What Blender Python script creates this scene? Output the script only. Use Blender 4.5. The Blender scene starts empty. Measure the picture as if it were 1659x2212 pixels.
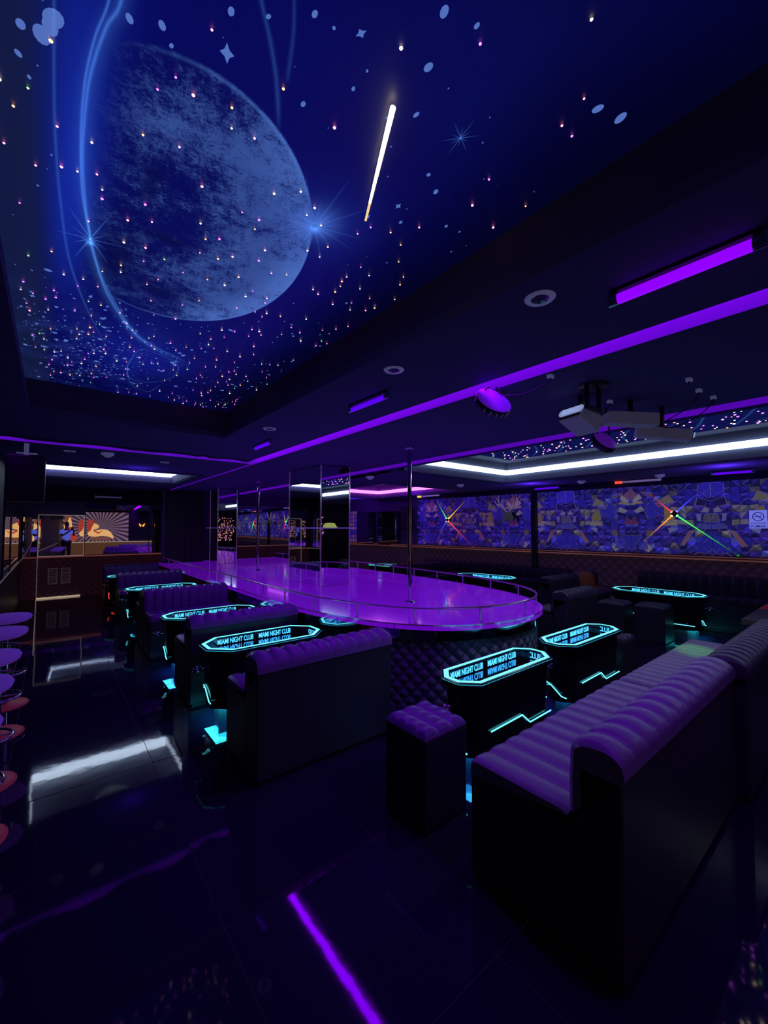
import bpy, bmesh, math, random
from mathutils import Vector, Matrix
sc = bpy.context.scene
COL = sc.collection
R = math.radians
PI = math.pi
sc.view_settings.view_transform = 'Standard'
sc.view_settings.look = 'None'
sc.cycles.use_denoising = True
sc.cycles.max_bounces = 10
sc.cycles.glossy_bounces = 7
sc.cycles.diffuse_bounces = 3
sc.cycles.sample_clamp_indirect = 3.0
sc.cycles.blur_glossy = 0.3

# ------------------------------------------------------------------ materials
MATS = {}
def mat(name, base=(.01, .01, .02), rough=.5, metal=0., emis=None, es=0., spec=.5, bump=None, coat=0., sheen=0.):
    if name in MATS: return MATS[name]
    m = bpy.data.materials.new(name); m.use_nodes = True
    n = m.node_tree.nodes; l = m.node_tree.links
    b = n['Principled BSDF']
    b.inputs['Base Color'].default_value = (*base, 1)
    b.inputs['Roughness'].default_value = rough
    b.inputs['Metallic'].default_value = metal
    b.inputs['Specular IOR Level'].default_value = spec
    b.inputs['Coat Weight'].default_value = coat
    if emis:
        b.inputs['Emission Color'].default_value = (*emis, 1)
        b.inputs['Emission Strength'].default_value = es
    if bump:
        sc_, st = bump
        tc = n.new('ShaderNodeTexCoord'); nz = n.new('ShaderNodeTexNoise'); bp = n.new('ShaderNodeBump')
        nz.inputs['Scale'].default_value = sc_; nz.inputs['Detail'].default_value = 4
        bp.inputs['Strength'].default_value = st; bp.inputs['Distance'].default_value = .01
        l.new(tc.outputs['Object'], nz.inputs['Vector']); l.new(nz.outputs['Fac'], bp.inputs['Height'])
        l.new(bp.outputs['Normal'], b.inputs['Normal'])
    MATS[name] = m
    return m

def glow(name, col, s):
    return mat(name, base=(0.02, .02, .02), rough=.4, emis=col, es=s)

def nd(m, t, **kw):
    x = m.node_tree.nodes.new(t)
    for k, v in kw.items(): setattr(x, k, v)
    return x
def math_node(m, op, a, b=None, c=None):
    x = nd(m, 'ShaderNodeMath', operation=op)
    for i, v in enumerate((a, b, c)):
        if v is None: continue
        if isinstance(v, (int, float)): x.inputs[i].default_value = v
        else: m.node_tree.links.new(v, x.inputs[i])
    return x.outputs[0]

def quilt_mat(name, base, size, rough=.35, emis=None, es=0., coord='UV', seam=(.3)):
    m = mat(name, base=base, rough=rough, emis=emis, es=es)
    L = m.node_tree.links
    tc = nd(m, 'ShaderNodeTexCoord'); sp = nd(m, 'ShaderNodeSeparateXYZ')
    L.new(tc.outputs[coord], sp.inputs[0])
    u, v = sp.outputs[0], sp.outputs[1]
    a = math_node(m, 'PINGPONG', math_node(m, 'DIVIDE', math_node(m, 'ADD', u, v), size), .5)
    b = math_node(m, 'PINGPONG', math_node(m, 'DIVIDE', math_node(m, 'SUBTRACT', u, v), size), .5)
    # pingpong about 0.5 : 0 at the seams, 0.5 at the pillow centres
    p = math_node(m, 'MULTIPLY', math_node(m, 'POWER', math_node(m, 'MULTIPLY', a, 2.), .45), math_node(m, 'POWER', math_node(m, 'MULTIPLY', b, 2.), .45))
    bp = nd(m, 'ShaderNodeBump'); bp.inputs['Strength'].default_value = .9; bp.inputs['Distance'].default_value = size*.28
    L.new(p, bp.inputs['Height'])
    bs = m.node_tree.nodes['Principled BSDF']
    L.new(bp.outputs['Normal'], bs.inputs['Normal'])
    mx = nd(m, 'ShaderNodeMix', data_type='RGBA')
    L.new(math_node(m, 'SMOOTH_MIN', math_node(m, 'MULTIPLY', p, 2.2), 1., .1), mx.inputs['Factor'])
    mx.inputs['A'].default_value = (base[0]*seam, base[1]*seam, base[2]*seam, 1); mx.inputs['B'].default_value = (*base, 1)
    L.new(mx.outputs['Result'], bs.inputs['Base Color'])
    return m

LEATHER = mat('black_leather', base=(.022, .018, .036), rough=.34, bump=(60, .12))
LEATHER_B = mat('black_vinyl_back', base=(.018, .017, .03), rough=.42, bump=(40, .08))
LEATHER_S = mat('sheen_leather_seat', base=(.13, .12, .17), rough=.36, bump=(35, .2))  # black leather; its lavender sheen is put into the lighter base colour
MIRROR = mat('mirror_glass', base=(.82, .84, .9), rough=.012, metal=1.)
CHROME = mat('chrome', base=(.75, .72, .8), rough=.09, metal=1.)
BLACK = mat('black_satin', base=(.008, .008, .013), rough=.4)
BLACKG = mat('black_gloss', base=(.006, .006, .01), rough=.12)
CEIL = mat('ceiling_navy_paint', base=(.09, .075, .20), rough=.75, spec=.2)
CEILD = mat('ceiling_dark_paint', base=(.018, .016, .035), rough=.7, spec=.2)
CEILG = mat('ceiling_recess_paint', base=(.065, .075, .13), rough=.8, spec=.2)
GREY = mat('grey_plastic', base=(.32, .32, .38), rough=.5, emis=(.25, .25, .5), es=.06)
WHITEP = mat('white_plastic', base=(.6, .6, .68), rough=.45, emis=(.25, .28, .6), es=.12)
LEDW = glow('white_led', (.62, .78, 1.), 5.5)
LEDWS = glow('white_led_soft', (.6, .74, 1.), 3.0)
LEDP = glow('pink_led', (.80, .14, 1.), 3.2)
LEDV = glow('violet_led', (.25, .0, 1.), 17.)
TUBE = glow('blacklight_tube', (.09, .0, .75), 1.1)
TUBE_N = glow('blacklight_tube_near', (.25, .0, .90), 1.15)
CYAN = glow('cyan_led', (.13, .82, .95), 1.9)
CYAND = glow('cyan_led_dim', (.02, .35, .55), 1.)
CYANT = glow('cyan_lettering', (.06, .45, .9), 2.2)
CYANU = glow('cyan_underglow', (.03, .62, .8), 3.0)
BLUEU = glow('blue_underglow', (.03, .28, .9), 3.0)
REDL = glow('red_led', (1., .05, .03), 1.6)
GREENL = glow('green_led', (.05, .75, .35), 1.2)
GOLD = mat('brushed_gold_trim', base=(.55, .30, .22), rough=.3, metal=.9, emis=(.5, .17, .13), es=.16)
WARMTRIM = mat('warm_metal_strip', base=(.6, .5, .4), rough=.3, metal=.8, emis=(.8, .6, .4), es=.5)

# ------------------------------------------------------------------ mesh builder
class MB:
    def __init__(s): s.v = []; s.f = []; s.sm = []; s.mi = []; s.c = []; s.uv = {}
    def add(s, vs, fs, smooth=False, mi=0, col=None, uvs=None):
        o = len(s.v); s.v += [tuple(v) for v in vs]
        for k, f in enumerate(fs):
            s.f.append([i+o for i in f]); s.sm.append(smooth); s.mi.append(mi); s.c.append(col)
            if uvs: s.uv[len(s.f)-1] = [uvs[i] for i in f]
        return s
    def box(s, x0, x1, y0, y1, z0, z1, mi=0, bev=0.):
        if bev > 0:
            bm = bmesh.new(); bmesh.ops.create_cube(bm, size=1)
            for v in bm.verts:
                v.co = Vector(((x0+x1)/2+v.co.x*(x1-x0), (y0+y1)/2+v.co.y*(y1-y0), (z0+z1)/2+v.co.z*(z1-z0)))
            bmesh.ops.bevel(bm, geom=bm.edges[:], offset=bev, segments=2, affect='EDGES', profile=.5)
            bm.verts.index_update()
            s.add([v.co for v in bm.verts], [[v.index for v in f.verts] for f in bm.faces], False, mi); bm.free()
            return s
        return s.add([(x0,y0,z0),(x1,y0,z0),(x1,y1,z0),(x0,y1,z0),(x0,y0,z1),(x1,y0,z1),(x1,y1,z1),(x0,y1,z1)],
              [(0,3,2,1),(4,5,6,7),(0,1,5,4),(1,2,6,5),(2,3,7,6),(3,0,4,7)], mi=mi)
    def prism(s, pts, z0, z1, top=True, bot=True, mi=0, smooth=False, pts_top=None):
        n = len(pts); pt = pts_top or pts
        vs = [(p[0], p[1], z0) for p in pts]+[(p[0], p[1], z1) for p in pt]
        ac = 0; uv = []
        for i in range(n):
            uv.append((ac, z0)); q = pts[(i+1) % n]; ac += math.dist(pts[i], q)
        uv += [(u, z1) for u, _ in uv]
        fs = [(i, (i+1) % n, n+(i+1) % n, n+i) for i in range(n)]
        s.add(vs, fs, smooth, mi, uvs=uv)
        # fix the uv of the closing face
        k = len(s.f)-1; s.uv[k] = [uv[n-1], (ac, z0), (ac, z1), uv[2*n-1]]
        if top: s.add([(p[0], p[1], z1) for p in pt], [tuple(range(n))], False, mi)
        if bot: s.add([(p[0], p[1], z0) for p in pts], [tuple(reversed(range(n)))], False, mi)
        return s
    def cyl(s, a, b, r, r2=None, n=20, cap=True, mi=0, smooth=True):
        a = Vector(a); b = Vector(b); r2 = r if r2 is None else r2
        d = (b-a).normalized(); u = d.orthogonal().normalized(); w = d.cross(u)
        vs = [a+(u*math.cos(t)+w*math.sin(t))*r for t in [2*PI*i/n for i in range(n)]]
        vs += [b+(u*math.cos(t)+w*math.sin(t))*r2 for t in [2*PI*i/n for i in range(n)]]
        s.add(vs, [(i, (i+1) % n, n+(i+1) % n, n+i) for i in range(n)], smooth, mi)
        if cap:
            s.add(vs[:n], [tuple(reversed(range(n)))], False, mi); s.add(vs[n:], [tuple(range(n))], False, mi)
        return s
    def tube(s, pts, r, n=10, closed=False, mi=0):
        P = [Vector(p) for p in pts]; m = len(P); rings = []
        for i, p in enumerate(P):
            if closed: t = (P[(i+1) % m]-P[i-1])
            else: t = P[min(i+1, m-1)]-P[max(i-1, 0)]
            t.normalize()
            up = Vector((0, 0, 1)) if abs(t.z) < .9 else Vector((1, 0, 0))
            u = t.cross(up).normalized(); w = u.cross(t)
            rr = r[i] if isinstance(r, (list, tuple)) else r
            rings.append([p+(u*math.cos(a)+w*math.sin(a))*rr for a in [2*PI*k/n for k in range(n)]])
        vs = [v for g in rings for v in g]; fs = []
        for i in range(m if closed else m-1):
            j = (i+1) % m
            for k in range(n): fs.append((i*n+k, i*n+(k+1) % n, j*n+(k+1) % n, j*n+k))
        s.add(vs, fs, True, mi)
        if not closed:
            s.add(rings[0], [tuple(range(n))], False, mi); s.add(rings[-1], [tuple(reversed(range(n)))], False, mi)
        return s
    def lathe(s, prof, c=(0, 0), n=28, mi=0, smooth=True):
        vs = []; m = len(prof)
        for i in range(n):
            a = 2*PI*i/n
            for r, z in prof: vs.append((c[0]+r*math.cos(a), c[1]+r*math.sin(a), z))
        fs = []
        for i in range(n):
            j = (i+1) % n
            for k in range(m-1): fs.append((i*m+k, j*m+k, j*m+k+1, i*m+k+1))
        return s.add(vs, fs, smooth, mi)
    def grid(s, fn, nu, nv, smooth=True, mi=0):
        vs = [fn(i/nu, j/nv) for i in range(nu+1) for j in range(nv+1)]
        fs = [(i*(nv+1)+j, (i+1)*(nv+1)+j, (i+1)*(nv+1)+j+1, i*(nv+1)+j+1) for i in range(nu) for j in range(nv)]
        return s.add(vs, fs, smooth, mi)
    def channel(s, x0, x1, rib, prof, amp, sub=8, mi=0, wts=None):
        """padded channels running across a profile (y,z) and repeated along x"""
        n = max(1, round((x1-x0)/rib)); N = n*sub; m = len(prof)
        nor = []
        for i in range(m):
            a = prof[max(i-1, 0)]; b = prof[min(i+1, m-1)]
            dy, dz = b[0]-a[0], b[1]-a[1]; q = math.hypot(dy, dz) or 1
            nor.append((dz/q, -dy/q))
        if nor[m//2][1] < 0 or False: nor = [(-a, -b) for a, b in nor]
        vs = []
        for i in range(N+1):
            x = x0+(x1-x0)*i/N; t = (i % sub)/sub
            o = amp*(math.sin(PI*t)**.42 if 0 < t < 1 else 0)-amp*.6
            if i in (0, N): o = -amp*.6
            for q_, ((y, z), (ny, nz)) in enumerate(zip(prof, nor)):
                w_ = wts[q_] if wts else 1; vs.append((x, y+ny*o*w_, z+nz*o*w_))
        fs = [(i*m+k, (i+1)*m+k, (i+1)*m+k+1, i*m+k+1) for i in range(N) for k in range(m-1)]
        s.add(vs, fs, True, mi)
        s.add(vs[:m], [tuple(range(m))], False, mi); s.add(vs[-m:], [tuple(reversed(range(m)))], False, mi)
        return s
    def build(s, name, mats, parent=None, loc=None, rot=None):
        me = bpy.data.meshes.new(name); me.from_pydata(s.v, [], s.f); 
        if not isinstance(mats, (list, tuple)): mats = [mats]
        for m in mats: me.materials.append(m)
        for p, sm, mi in zip(me.polygons, s.sm, s.mi): p.use_smooth = sm; p.material_index = mi
        if any(c is not None for c in s.c):
            ca = me.color_attributes.new('Col', 'FLOAT_COLOR', 'CORNER')
            for p, c in zip(me.polygons, s.c):
                for li in p.loop_indices: ca.data[li].color = (*(c or (1, 1, 1)), 1)
        if s.uv:
            ul = me.uv_layers.new(name='UVMap')
            for fi, uvs in s.uv.items():
                for li, u in zip(me.polygons[fi].loop_indices, uvs): ul.data[li].uv = u
        me.update()
        o = bpy.data.objects.new(name, me); COL.objects.link(o)
        if parent: o.parent = parent
        if loc: o.location = loc
        if rot is not None: o.rotation_euler = (0, 0, rot)
        return o

def tag(o, label=None, cat=None, group=None, kind=None):
    if label: o['label'] = label
    if cat: o['category'] = cat
    if group: o['group'] = group
    if kind: o['kind'] = kind
    return o
def thing(name, label, cat, loc=(0, 0, 0), rz=0, group=None):
    o = bpy.data.objects.new(name, None); COL.objects.link(o)
    o.location = loc; o.rotation_euler = (0, 0, rz); o.empty_display_size = .05
    return tag(o, label, cat, group)
def struct(o): o['kind'] = 'structure'; return o
def copy_tree(o, parent=None):
    c = o.copy(); COL.objects.link(c)
    if parent: c.parent = parent
    for ch in list(o.children): copy_tree(ch, c)
    return c

# ------------------------------------------------------------------ camera
cam = bpy.data.cameras.new('camera'); co = bpy.data.objects.new('camera', cam); COL.objects.link(co)
co.location = (0, 0, 1.5); co.rotation_euler = (R(90+2.19), 0, R(-39))
cam.sensor_fit = 'HORIZONTAL'; cam.sensor_width = 36; cam.lens = 889/1659*36; cam.clip_start = .01
sc.camera = co

# ------------------------------------------------------------------ room shell
FY = 11.35; BY = -2.6; LX = -.48
def WX(y): return 8.35-.095*y
WROT = math.atan(.095)      # the patterned wall leans a few degrees off the room's axes
# floor: one mesh of large polished tiles, each very slightly out of level
fm = mat('polished_black_tile', base=(.010, .006, .024), rough=.045, spec=.55)
Lk = fm.node_tree.links; bs = fm.node_tree.nodes['Principled BSDF']
tc = nd(fm, 'ShaderNodeTexCoord'); nz = nd(fm, 'ShaderNodeTexNoise'); nz.inputs['Scale'].default_value = 7; nz.inputs['Detail'].default_value = 2
bp = nd(fm, 'ShaderNodeBump'); bp.inputs['Strength'].default_value = .016; bp.inputs['Distance'].default_value = .02
Lk.new(tc.outputs['Object'], nz.inputs['Vector']); Lk.new(nz.outputs['Fac'], bp.inputs['Height']); Lk.new(bp.outputs['Normal'], bs.inputs['Normal'])
grout = mat('floor_grout', base=(.05, .03, .06), rough=.6, emis=(.10, .02, .14), es=.04)
random.seed(4)
b = MB()
x = .545-.71*2
xs = [x+.71*i for i in range(16)]; ys = [1.62-.70*6+.70*i for i in range(21)]
g = .0014
for i in range(len(xs)-1):
    for j in range(len(ys)-1):
        x0, x1, y0, y1 = xs[i]+g, xs[i+1]-g, ys[j]+g, ys[j+1]-g
        tx, ty = random.uniform(-.0009, .0009), random.uniform(-.0012, .0012)
        b.add([(x0, y0, -tx-ty), (x1, y0, tx-ty), (x1, y1, tx+ty), (x0, y1, -tx+ty)], [(0, 1, 2, 3)])
b.box(xs[0], xs[-1], ys[0], ys[-1], -.05, -.0028, mi=1)
struct(b.build('floor', [fm, grout]))

# walls
dark_wall = mat('dark_wall_paint', base=(.012, .010, .02), rough=.6)
def slab(name, x0, x1, y0, y1, z0, z1, m): return struct(MB().box(x0, x1, y0, y1, z0, z1).build(name, m))
slab('wall_left', LX-.1, LX, BY-.1, FY+.1, 0, 2.75, dark_wall)
slab('wall_far', LX, 7.6, FY, FY+.1, 0, 2.75, mat('violet_grey_wall', base=(.07, .05, .12), rough=.6))
slab('wall_back', LX, 8.9, BY-.1, BY, 0, 2.75, dark_wall)
b = MB(); b.add([(WX(BY), BY, 0), (WX(FY), FY, 0), (WX(FY)+.1, FY, 0), (WX(BY)+.1, BY, 0), (WX(BY), BY, 2.75), (WX(FY), FY, 2.75), (WX(FY)+.1, FY, 2.75), (WX(BY)+.1, BY, 2.75)],
    [(0,1,2,3),(7,6,5,4),(0,4,5,1),(1,5,6,2),(2,6,7,3),(3,7,4,0)])
struct(b.build('wall_right', MATS['violet_grey_wall']))

# ceiling pieces -----------------------------------------------------------
struct(MB().box(LX, 8.9, BY, FY, 2.86, 2.92).build('ceiling', CEILD))
SZ = 2.39
def ring(mb, x0, x1, y0, y1, X0, X1, Y0, Y1, z0, z1):
    """rectangle x0..x1,y0..y1 with the opening X0..X1,Y0..Y1"""
    mb.box(x0, X0, y0, y1, z0, z1); mb.box(X1, x1, y0, y1, z0, z1)
    mb.box(X0, X1, y0, Y0, z0, z1); mb.box(X0, X1, Y1, y1, z0, z1)
def hollow(mb, X0, X1, Y0, Y1, z0, z1, t=.03):
    mb.box(X0-t, X0, Y0-t, Y1+t, z0, z1); mb.box(X1, X1+t, Y0-t, Y1+t, z0, z1)
    mb.box(X0, X1, Y0-t, Y0, z0, z1); mb.box(X0, X1, Y1, Y1+t, z0, z1)
b = MB(); ring(b, LX, 2.05, BY, 5.38, -.15, 1.31, -1.6, 4.15, SZ, SZ+.05)
hollow(b, -.19, 1.42, -1.7, 4.36, SZ+.05, 2.86)
struct(b.build('ceiling_soffit_left', CEIL))
# wavy valance closing the far slot
b = MB(); N = 120
lens = [(-.46, -.22), (.13, .66), (.93, 1.39), (1.41, 1.53), (1.68, 1.95)]
def wav(x):
    for a, c in lens:
        if a < x < c: return 5.44-.055*math.sin(PI*(x-a)/(c-a))
    return 5.455
vs = []
for i in range(N+1):
    x = LX+(2.05-LX)*i/N; vs += [(x, 5.30, SZ-.004), (x, wav(x), SZ-.004)]
b.add(vs, [(2*i, 2*i+2, 2*i+3, 2*i+1) for i in range(N)])
struct(b.build('trim_1', CEILD))
struct(MB().box(LX, 2.13, 5.46, 5.50, 2.37, 2.47).build('trim_2', mat('violet_lit_fascia', base=(.006, .002, .012), rough=.7, emis=(.08, .004, .45), es=.75)))  # light of the hidden LED put into the fascia as emission
tag(MB().box(LX, 2.0, 5.385, 5.458, 2.44, 2.452).build('led_strip', LEDV), 'violet LED strip hidden in the wavy slot across the far end of the starry ceiling', 'light strip')
# long slot over the aisle edge of the stage
tag(MB().box(2.052, 2.145, -2.4, 10.4, 2.445, 2.455).build('led_strip', LEDV), 'long violet LED strip hidden in the slot between starry ceiling and stage ceiling', 'light strip')
# stage slab
b = MB(); b.box(2.15, 3.66, BY, 10.6, 2.37, 2.60)
struct(b.build('ceiling_over_stage', CEIL))
fasc = mat('violet_fascia', base=(.006, .002, .012), rough=.7, emis=(.10, .002, .50), es=.8)  # near-black strips; the slot's violet light is painted in by emission
struct(MB().box(2.146, 2.1499, -2.5, 10.55, 2.371, 2.47).build('trim_3', fasc))
struct(MB().box(3.738, 3.75, -2.5, 10.5, 2.345, 2.42).build('trim_4', fasc))
# rear-left zone with skylight
b = MB(); ring(b, LX, 2.15, 5.50, FY, -.15, 1.86, 7.32, 9.0, 2.385, 2.42)
hollow(b, -.15, 1.86, 7.32, 9.0, 2.42, 2.86)
struct(b.build('ceiling_rear', CEIL))
b = MB(); b.box(-.25, -.17, 7.2, 9.14, 2.365, 2.39); b.box(1.88, 1.98, 7.2, 9.14, 2.365, 2.39); b.box(-.17, 1.88, 9.03, 9.14, 2.365, 2.39); b.box(-.17, 1.88, 7.2, 7.29, 2.365, 2.39)
struct(b.build('trim_5', CEILG))
struct(MB().box(-.15, 1.86, 7.32, 9.0, 2.70, 2.72).build('ceiling_light_well_panel', mat('well_panel', base=(.26, .28, .36), rough=.8)))
t = thing('ceiling_light_well', 'white LED frame glowing inside the rectangular ceiling recess above the left aisle', 'ceiling light', (.85, 8.1, 2.5))
def strip(par, x0, x1, y0, y1, z0, z1, m, name='led_strip'):
    l = par.location; return MB().box(x0-l.x, x1-l.x, y0-l.y, y1-l.y, z0-l.z, z1-l.z).build(name, m, par)
strip(t, -.13, 1.84, 8.96, 8.99, 2.50, 2.66, LEDW); strip(t, -.13, 1.84, 7.33, 7.35, 2.52, 2.56, LEDWS)
strip(t, -.145, -.125, 7.33, 8.98, 2.52, 2.58, LEDWS); strip(t, 1.835, 1.855, 7.33, 8.98, 2.52, 2.60, LEDWS)
t = thing('ceiling_fan_cover', 'dark oval plate on the panel inside the glowing ceiling recess', 'ceiling plate', (.85, 7.9, 2.70))
MB().lathe([(0, -.03), (.20, -.03), (.24, 0)], n=32).build('cover', BLACK, t)
# right zone with white recess and pink recess
b = MB(); z0, z1 = 2.33, 2.37
b.box(3.75, 3.80, BY, FY, z0, z1); b.box(3.80, 3.95, 4.42, FY, z0, z1)
b.box(3.80, 6.45, 4.42, 6.1, z0, z1); b.box(3.95, 4.9, 6.1, 9.05, z0, z1); b.box(3.95, 8.6, 9.05, FY, z0, z1)
b.box(6.45, 8.6, BY, 6.1, z0, z1); b.box(7.15, 8.6, 6.1, 9.05, z0, z1); b.box(3.80, 6.45, BY, -1.2, z0, z1)
struct(b.build('ceiling_right', CEIL))
b = MB(); hollow(b, 3.80, 6.45, -1.2, 4.42, 2.37, 2.86, .025); struct(b.build('trim_6', CEILG))
b = MB(); hollow(b, 4.9, 7.15, 6.1, 9.05, 2.37, 2.86); b.box(4.9, 7.15, 6.1, 9.05, 2.68, 2.70); struct(b.build('trim_7', mat('violet_recess_paint', base=(.12, .06, .2), rough=.8)))
b = MB(); b.box(6.455, 6.62, -1.2, 4.42, 2.318, 2.333); b.box(3.80, 6.62, 4.425, 4.60, 2.318, 2.333); struct(b.build('trim_8', CEILG))
t = thing('recess_light', 'long white LED line bending round the corner of the right ceiling recess', 'ceiling light', (6.4, 4.4, 2.5))
strip(t, 6.41, 6.44, -1.1, 4.40, 2.455, 2.535, LEDW); strip(t, 3.82, 6.44, 4.385, 4.41, 2.455, 2.535, LEDW)
t = thing('recess_light', 'pink LED line glowing round the far ceiling recess behind the mirrored pillar', 'ceiling light', (7.1, 9.0, 2.5))
strip(t, 7.11, 7.14, 6.15, 9.02, 2.44, 2.52, LEDP); strip(t, 4.95, 7.14, 9.01, 9.04, 2.44, 2.52, LEDP)
# gray border round the second starry panel
b = MB(); b.box(6.15, 6.45, -1.2, 4.42, 2.675, 2.69); b.box(3.80, 6.15, 4.15, 4.42, 2.675, 2.69); struct(b.build('trim_9', CEILG))
# pelmet above the patterned wall
def wallbox(mb, ya, yb, off0, off1, z0, z1, mi=0):
    """box following the slanted right wall; offsets are distances in front of it"""
    P = [(WX(ya)-off1, ya), (WX(yb)-off1, yb), (WX(yb)-off0, yb), (WX(ya)-off0, ya)]
    mb.add([(p[0], p[1], z0) for p in P]+[(p[0], p[1], z1) for p in P], [(0,1,2,3),(7,6,5,4),(0,4,5,1),(1,5,6,2),(2,6,7,3),(3,7,4,0)], mi=mi)
b = MB(); wallbox(b, BY, 9.2, 0, .22, 2.24, 2.345); struct(b.build('trim_10', CEILD))

# ------------------------------------------------------------------ starry ceiling (printed mural + fibre lights)
sm = bpy.data.materials.new('galaxy_print'); sm.use_nodes = True
n = sm.node_tree.nodes; L = sm.node_tree.links; P = n['Principled BSDF']
P.inputs['Base Color'].default_value = (.002, .002, .008, 1); P.inputs['Roughness'].default_value = .5
tc = nd(sm, 'ShaderNodeTexCoord'); sp = nd(sm, 'ShaderNodeSeparateXYZ'); L.new(tc.outputs['Object'], sp.inputs[0]); X, Y = sp.outputs[0], sp.outputs[1]
M = lambda op, a, b=None, c=None: math_node(sm, op, a, b, c)
def noise(scale, det=6, rough=.6, dist=0., vec=None):
    q = nd(sm, 'ShaderNodeTexNoise'); q.inputs['Scale'].default_value = scale; q.inputs['Detail'].default_value = det
    q.inputs['Roughness'].default_value = rough; q.inputs['Distortion'].default_value = dist
    L.new(vec or tc.outputs['Object'], q.inputs['Vector']); return q.outputs['Fac']
def ramp(x, a, b):
    q = nd(sm, 'ShaderNodeMapRange', interpolation_type='SMOOTHSTEP'); q.inputs['From Min'].default_value = a; q.inputs['From Max'].default_value = b
    L.new(x, q.inputs['Value']); return q.outputs[0]
def rgb(c): q = nd(sm, 'ShaderNodeRGB'); q.outputs[0].default_value = (*c, 1); return q.outputs[0]
def mix(f, a, b, bt='MIX'):
    q = nd(sm, 'ShaderNodeMix', data_type='RGBA', blend_type=bt)
    if isinstance(f, (int, float)): q.inputs['Factor'].default_value = f
    else: L.new(f, q.inputs['Factor'])
    L.new(a, q.inputs['A']); L.new(b, q.inputs['B']); return q.outputs['Result']
def blob(cx, cy, sx, sy, p=1.):
    dx = M('DIVIDE', M('SUBTRACT', X, cx), sx); dy = M('DIVIDE', M('SUBTRACT', Y, cy), sy)
    r2 = M('ADD', M('MULTIPLY', dx, dx), M('MULTIPLY', dy, dy))
    return M('EXPONENT', M('MULTIPLY', r2, -p))
big = noise(1.3, 3, .5)
col = mix(ramp(big, .3, .7), rgb((.0008, .0008, .028)), rgb((.0015, .002, .075)))
col = mix(M('MULTIPLY', blob(.35, 1.9, 1.0, 1.8), .85), col, rgb((.0015, .002, .115)))
# bright blue haze on the left of the planet, and the darker grey-blue corner beyond it
col = mix(M('MULTIPLY', blob(.03, 1.75, .085, .75), .9), col, rgb((.006, .022, .34)))
col = mix(M('MULTIPLY', blob(.45, 3.3, .30, .5), .55), col, rgb((.006, .012, .30)))
left = M('MULTIPLY', ramp(M('MULTIPLY', X, -1.), -.02, .10), 1.)
col = mix(M('MULTIPLY', left, .85), col, rgb((.006, .011, .045)))
# planet
ux = M('SUBTRACT', X, .374); uy = M('SUBTRACT', Y, 1.846)
dx = M('DIVIDE', M('SUBTRACT', M('MULTIPLY', ux, .993), M('MULTIPLY', uy, .119)), .5216/.752)
dy = M('DIVIDE', M('ADD', M('MULTIPLY', ux, .119), M('MULTIPLY', uy, .993)), .7467/.752)
rr = M('SQRT', M('ADD', M('MULTIPLY', dx, dx), M('MULTIPLY', dy, dy)))
inside = ramp(M('MULTIPLY', rr, -1.), -.762, -.752)
n1 = noise(4.2, 9, .66, .2); n2 = noise(24, 10, .9, .25); n3 = noise(95, 8, .95)
tex = M('ADD', M('MULTIPLY', n1, .8), M('ADD', M('MULTIPLY', n2, 1.0), M('MULTIPLY', n3, .9)))
lite = M('ADD', M('MULTIPLY', ramp(X, .25, .85), .9), M('ADD', M('MULTIPLY', blob(.76, 2.1, .22, .5), .5), M('MULTIPLY', blob(.42, 1.32, .26, .18), .8)))
lite = M('ADD', M('MULTIPLY', lite, .16), .03)
k = ramp(M('ADD', tex, lite), 1.36, 1.60)
limb = M('MULTIPLY', ramp(rr, .50, .76), ramp(X, .35, .75))
lev = M('ADD', M('MULTIPLY', k, M('ADD', .52, M('MULTIPLY', limb, .45))), M('MULTIPLY', limb, .07))
moonc = mix(lev, rgb((.0012, .0018, .085)), rgb((.06, .135, .46)))
fade = ramp(X, .04, .24)
shade = M('MULTIPLY', M('MULTIPLY', inside, fade), 1.)
col = mix(shade, col, moonc)
# craters / dark seas
for cx, cy, s1, s2 in ((.36, 1.88, .11, .035), (.245, 1.60, .03, .13), (.20, 2.15, .10, .25), (.40, 2.32, .12, .07)):
    col = mix(M('MULTIPLY', M('MULTIPLY', blob(cx, cy, s1, s2, 1.4), .8), inside), col, rgb((.0012, .002, .05)))
# rim sparkle
rim = M('MULTIPLY', M('EXPONENT', M('MULTIPLY', M('POWER', M('DIVIDE', M('SUBTRACT', rr, .750), .006), 2.), -1.)), ramp(X, .05, .5))
col = mix(M('MULTIPLY', rim, .35), col, rgb((.08, .20, .70)))
col = mix(blob(.800, 1.405, .065, .075), col, rgb((.07, .17, .62)))
col = mix(M('MULTIPLY', blob(.84, 1.40, .17, .2), .45), col, rgb((.008, .02, .26)))
# lower-left star dust haze
col = mix(M('MULTIPLY', M('MULTIPLY', blob(.12, 3.5, .4, .75), ramp(noise(5, 6, .7), .42, .7)), .6), col, rgb((.015, .03, .20)))
# darker towards the near right
dk = M('MULTIPLY', ramp(X, .9, 1.42), .85)
col = mix(dk, col, rgb((.0006, .0006, .010)))
near = M('MULTIPLY', ramp(M('MULTIPLY', Y, -1.), -1.0, -.25), .45)
col = mix(near, col, rgb((.0008, .0008, .016)))
L.new(col, P.inputs['Emission Color']); P.inputs['Emission Strength'].default_value = 1.0
panel = MB().add([(-.19, -1.7, 0), (1.42, -1.7, 0), (1.42, 4.36, 0), (-.19, 4.36, 0)], [(3, 2, 1, 0)]).build('star_ceiling_panel', sm, loc=(0, 0, 2.71))
tag(panel, 'blue galaxy print ceiling panel with a cratered planet and tiny pink star lights', 'ceiling panel')

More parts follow.
